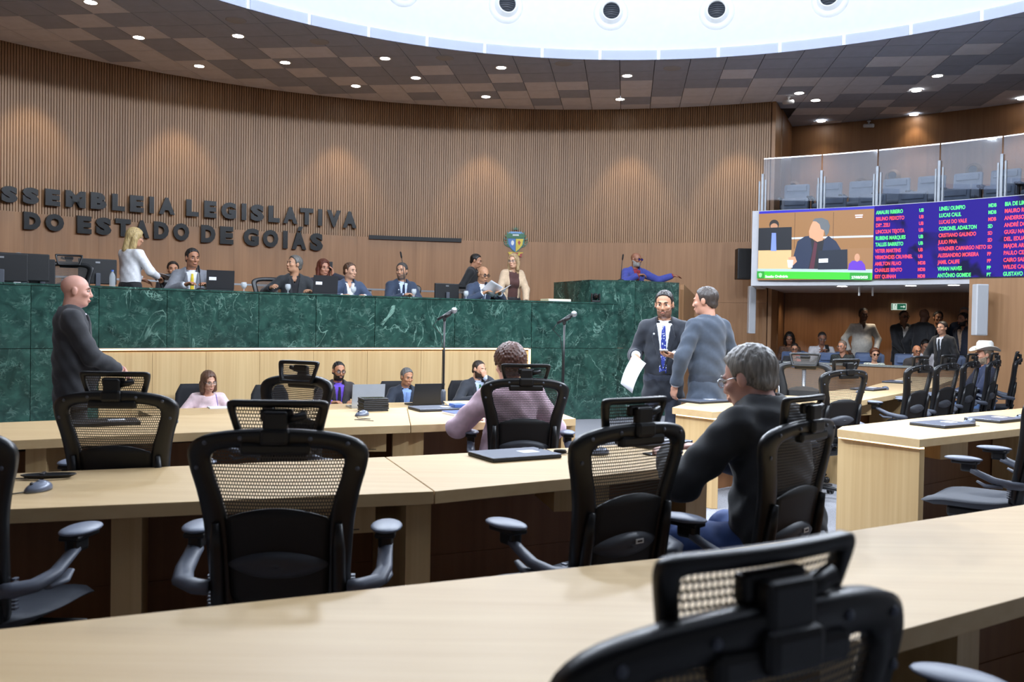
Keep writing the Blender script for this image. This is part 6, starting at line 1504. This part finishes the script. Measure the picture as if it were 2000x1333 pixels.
sheet_paper(hand_pt('reader', 1, (-.05, .03, .03)), (1.0, .5, math.radians(20)), 'white sheet lifted by the balding reader'); sheet_paper(hand_pt('reader', -1, (-.05, .03, .0)), (1.2, -.5, math.radians(30)), 'white sheet tilted in the other hand of the reader')
sheet_paper(hand_pt('blonde', 1, (.0, .05, .03)), (1.25, .2, math.radians(-20)), 'white papers held by the woman in the white blouse')
def phone(pos, rz, label, m, tilt=.9): t = thing('mobile_phone', label, 'phone', pos, rz); mb = MB(); mb.box((0, 0, 0), (.074, .15, .009), 0, .004, M=Matrix.Rotation(tilt, 3, 'X')); c = mb.obj('case', m, t); mb = MB(); mb.box((0, .002, .005), (.066, .138, .001), M=Matrix.Rotation(tilt, 3, 'X')); mb.obj('display', LAPB, c)
phone(hand_pt('tall', -1, (0, .0, .03)), math.radians(160), 'white phone in the hand of the man with the polka tie', mat('phone_white', 'e4e6ea', .3), .3)
phone(hand_pt('phone_woman', -1, (.02, -.05, .05)), 0, 'dark phone at the ear of the red-haired woman', BLACKP, 1.4)
for (t_, g_), lab, m in ((B1, 'red phone held by the boy in the gallery', mat('phone_red', 'a5202a', .4)), (B2, 'dark phone held by the man in the white gallery shirt', BLACKP)):
    CH['x'] = (t_, g_); phone(hand_pt('x', 1, (-.05, .0, .03)), 0, lab, m, 1.0)
# ---------------------------------------------------------------- stands and posts
def mic_stand(px, Y, pyt, label, lean=1):
    p = aty(px, 700, Y); z = aty(px, pyt, Y).z; t = thing('microphone_stand', label, 'microphone stand', (p.x, p.y, 0))
    mb = MB(); mb.lathe([(.0000001, .022), (.13, .020), (.135, .008), (.135, 0)], n=28, cap=False); mb.obj('base', BLACKP, t)
    mb = MB(); mb.tube([(0, 0, .02), (0, 0, .78)], .013, 12); mb.obj('lower_tube', BLACKP, t); mb = MB(); mb.tube([(0, 0, .75), (0, 0, z - .03)], .009, 12); mb.obj('upper_tube', BLACKP, t)
    mb = MB(); mb.tube([(0, 0, .70), (0, 0, .72), (0, 0, .80), (0, 0, .82)], [.014, .022, .022, .012], 14); mb.obj('clutch', GREYP, t)
    mb = MB(); mb.box((0, 0, z - .02), (.03, .03, .05), 0, .006); mb.tube([(0, 0, z - .01), (.05, 0, z + .02)], .018, 10); mb.obj('clip', BLACKP, t)
    mb = MB(); mb.tube([(-.06, 0, z - .035), (.0, 0, z + .0), (.06, 0, z + .035)], [.011, .013, .018], 12); m_ = mb.obj('microphone', BLACKP, t); mb = MB(); mb.ell((.082, 0, z + .047), (.027, .027, .027), 16, 10); mb.obj('grille', mat('mic_grille', '9ea2a6', .35, .7, var=.3, scale=(300, 300, 300)), m_)
    mb = MB(); mb.tube([(-.06, 0, z - .035), (-.10, .01, z - .09), (-.03, .01, z - .16), (-.012, .0, z - .3), (-.014, 0, .8)], .003, 6); mb.obj('cable', BLACKP, t)
mic_stand(867, 7.75, 617, 'black microphone stand before the bearded man and the niche'); mic_stand(1101, 7.75, 624, 'black microphone stand before plain marble at the niche corner')
posts = []
for px, Y, lab in ((1413, 12.9, 'chrome queue post behind the man in grey-blue'), (1524, 12.5, 'chrome queue post at the corner of the blue belt'), (1571, 12.2, 'chrome queue post by the gallery parapet at the belt end')):
    p = aty(px, 700, Y); t = thing('queue_post', lab, 'queue post', (p.x, p.y, 0)); posts.append(p)
    mb = MB(); mb.lathe([(.0000001, .03), (.15, .02), (.16, .0)], n=24, cap=False); mb.obj('base', METAL, t); mb = MB(); mb.tube([(0, 0, .02), (0, 0, .86)], .028, 14); mb.obj('pole', METAL, t); mb = MB(); mb.lathe([(.032, .84), (.034, .85), (.034, .93), (.028, .95), (.0000001, .951)], n=16, cap=False); mb.obj('head', BLACKP, t)
BELT = mat('belt_blue', '2f6fb5', .6)
for i, lab in ((0, 'long blue belt stretched between two queue posts'), (1, 'short blue belt before the seated gallery visitors')):
    a, b = posts[i], posts[i + 1]; d = (b - a).to_2d().normalized(); mb = MB(); L = (b - a).to_2d().length; mb.box((0, 0, 0), (L - .07, .004, .05)); c = (a + b) / 2
    tag(mb.obj('queue_belt', BELT, None, (c.x, c.y, .89), (0, 0, math.atan2(d.y, d.x))), lab, 'belt')
# small cameras under the ceilings
for q, z, lab in (((1540, 196), CEIL, 'small white security camera at the corner of the timber wall'), ((1697, 243), CEIL, 'small white security camera above the balcony seats')):
    p = atz(q[0], q[1] - 4, z - .05); t = thing('security_camera', lab, 'camera', (p.x, p.y, z - .02), 2.2)
    mb = MB(); mb.lathe([(.04, 0), (.04, -.02), (.015, -.03), (.015, -.08)], n=14); mb.obj('mount', SPW, t); mb = MB(); mb.tube([(-.11, 0, -.12), (.11, 0, -.09)], .042, 14); b = mb.obj('housing', SPW, t); mb = MB(); mb.tube([(.108, 0, -.0905), (.115, 0, -.089)], .034, 14); mb.obj('lens', EYED, b)
p = pol(RB + .45, ang(atcyl(1680, 552, RB)), ZSB - .10); t = thing('soffit_bracket', 'white two-pronged bracket hanging under the soffit', 'bracket', p, 0)
mb = MB(); mb.box((0, 0, -.01), (.14, .10, .02), 0, .004); mb.obj('plate', SPW, t)
for sx in (-1, 1): mb = MB(); mb.box((sx * .12, 0, -.09), (.025, .025, .16)); mb.box((sx * .09, 0, -.015), (.07, .03, .012)); mb.obj('prong', SPW, t)
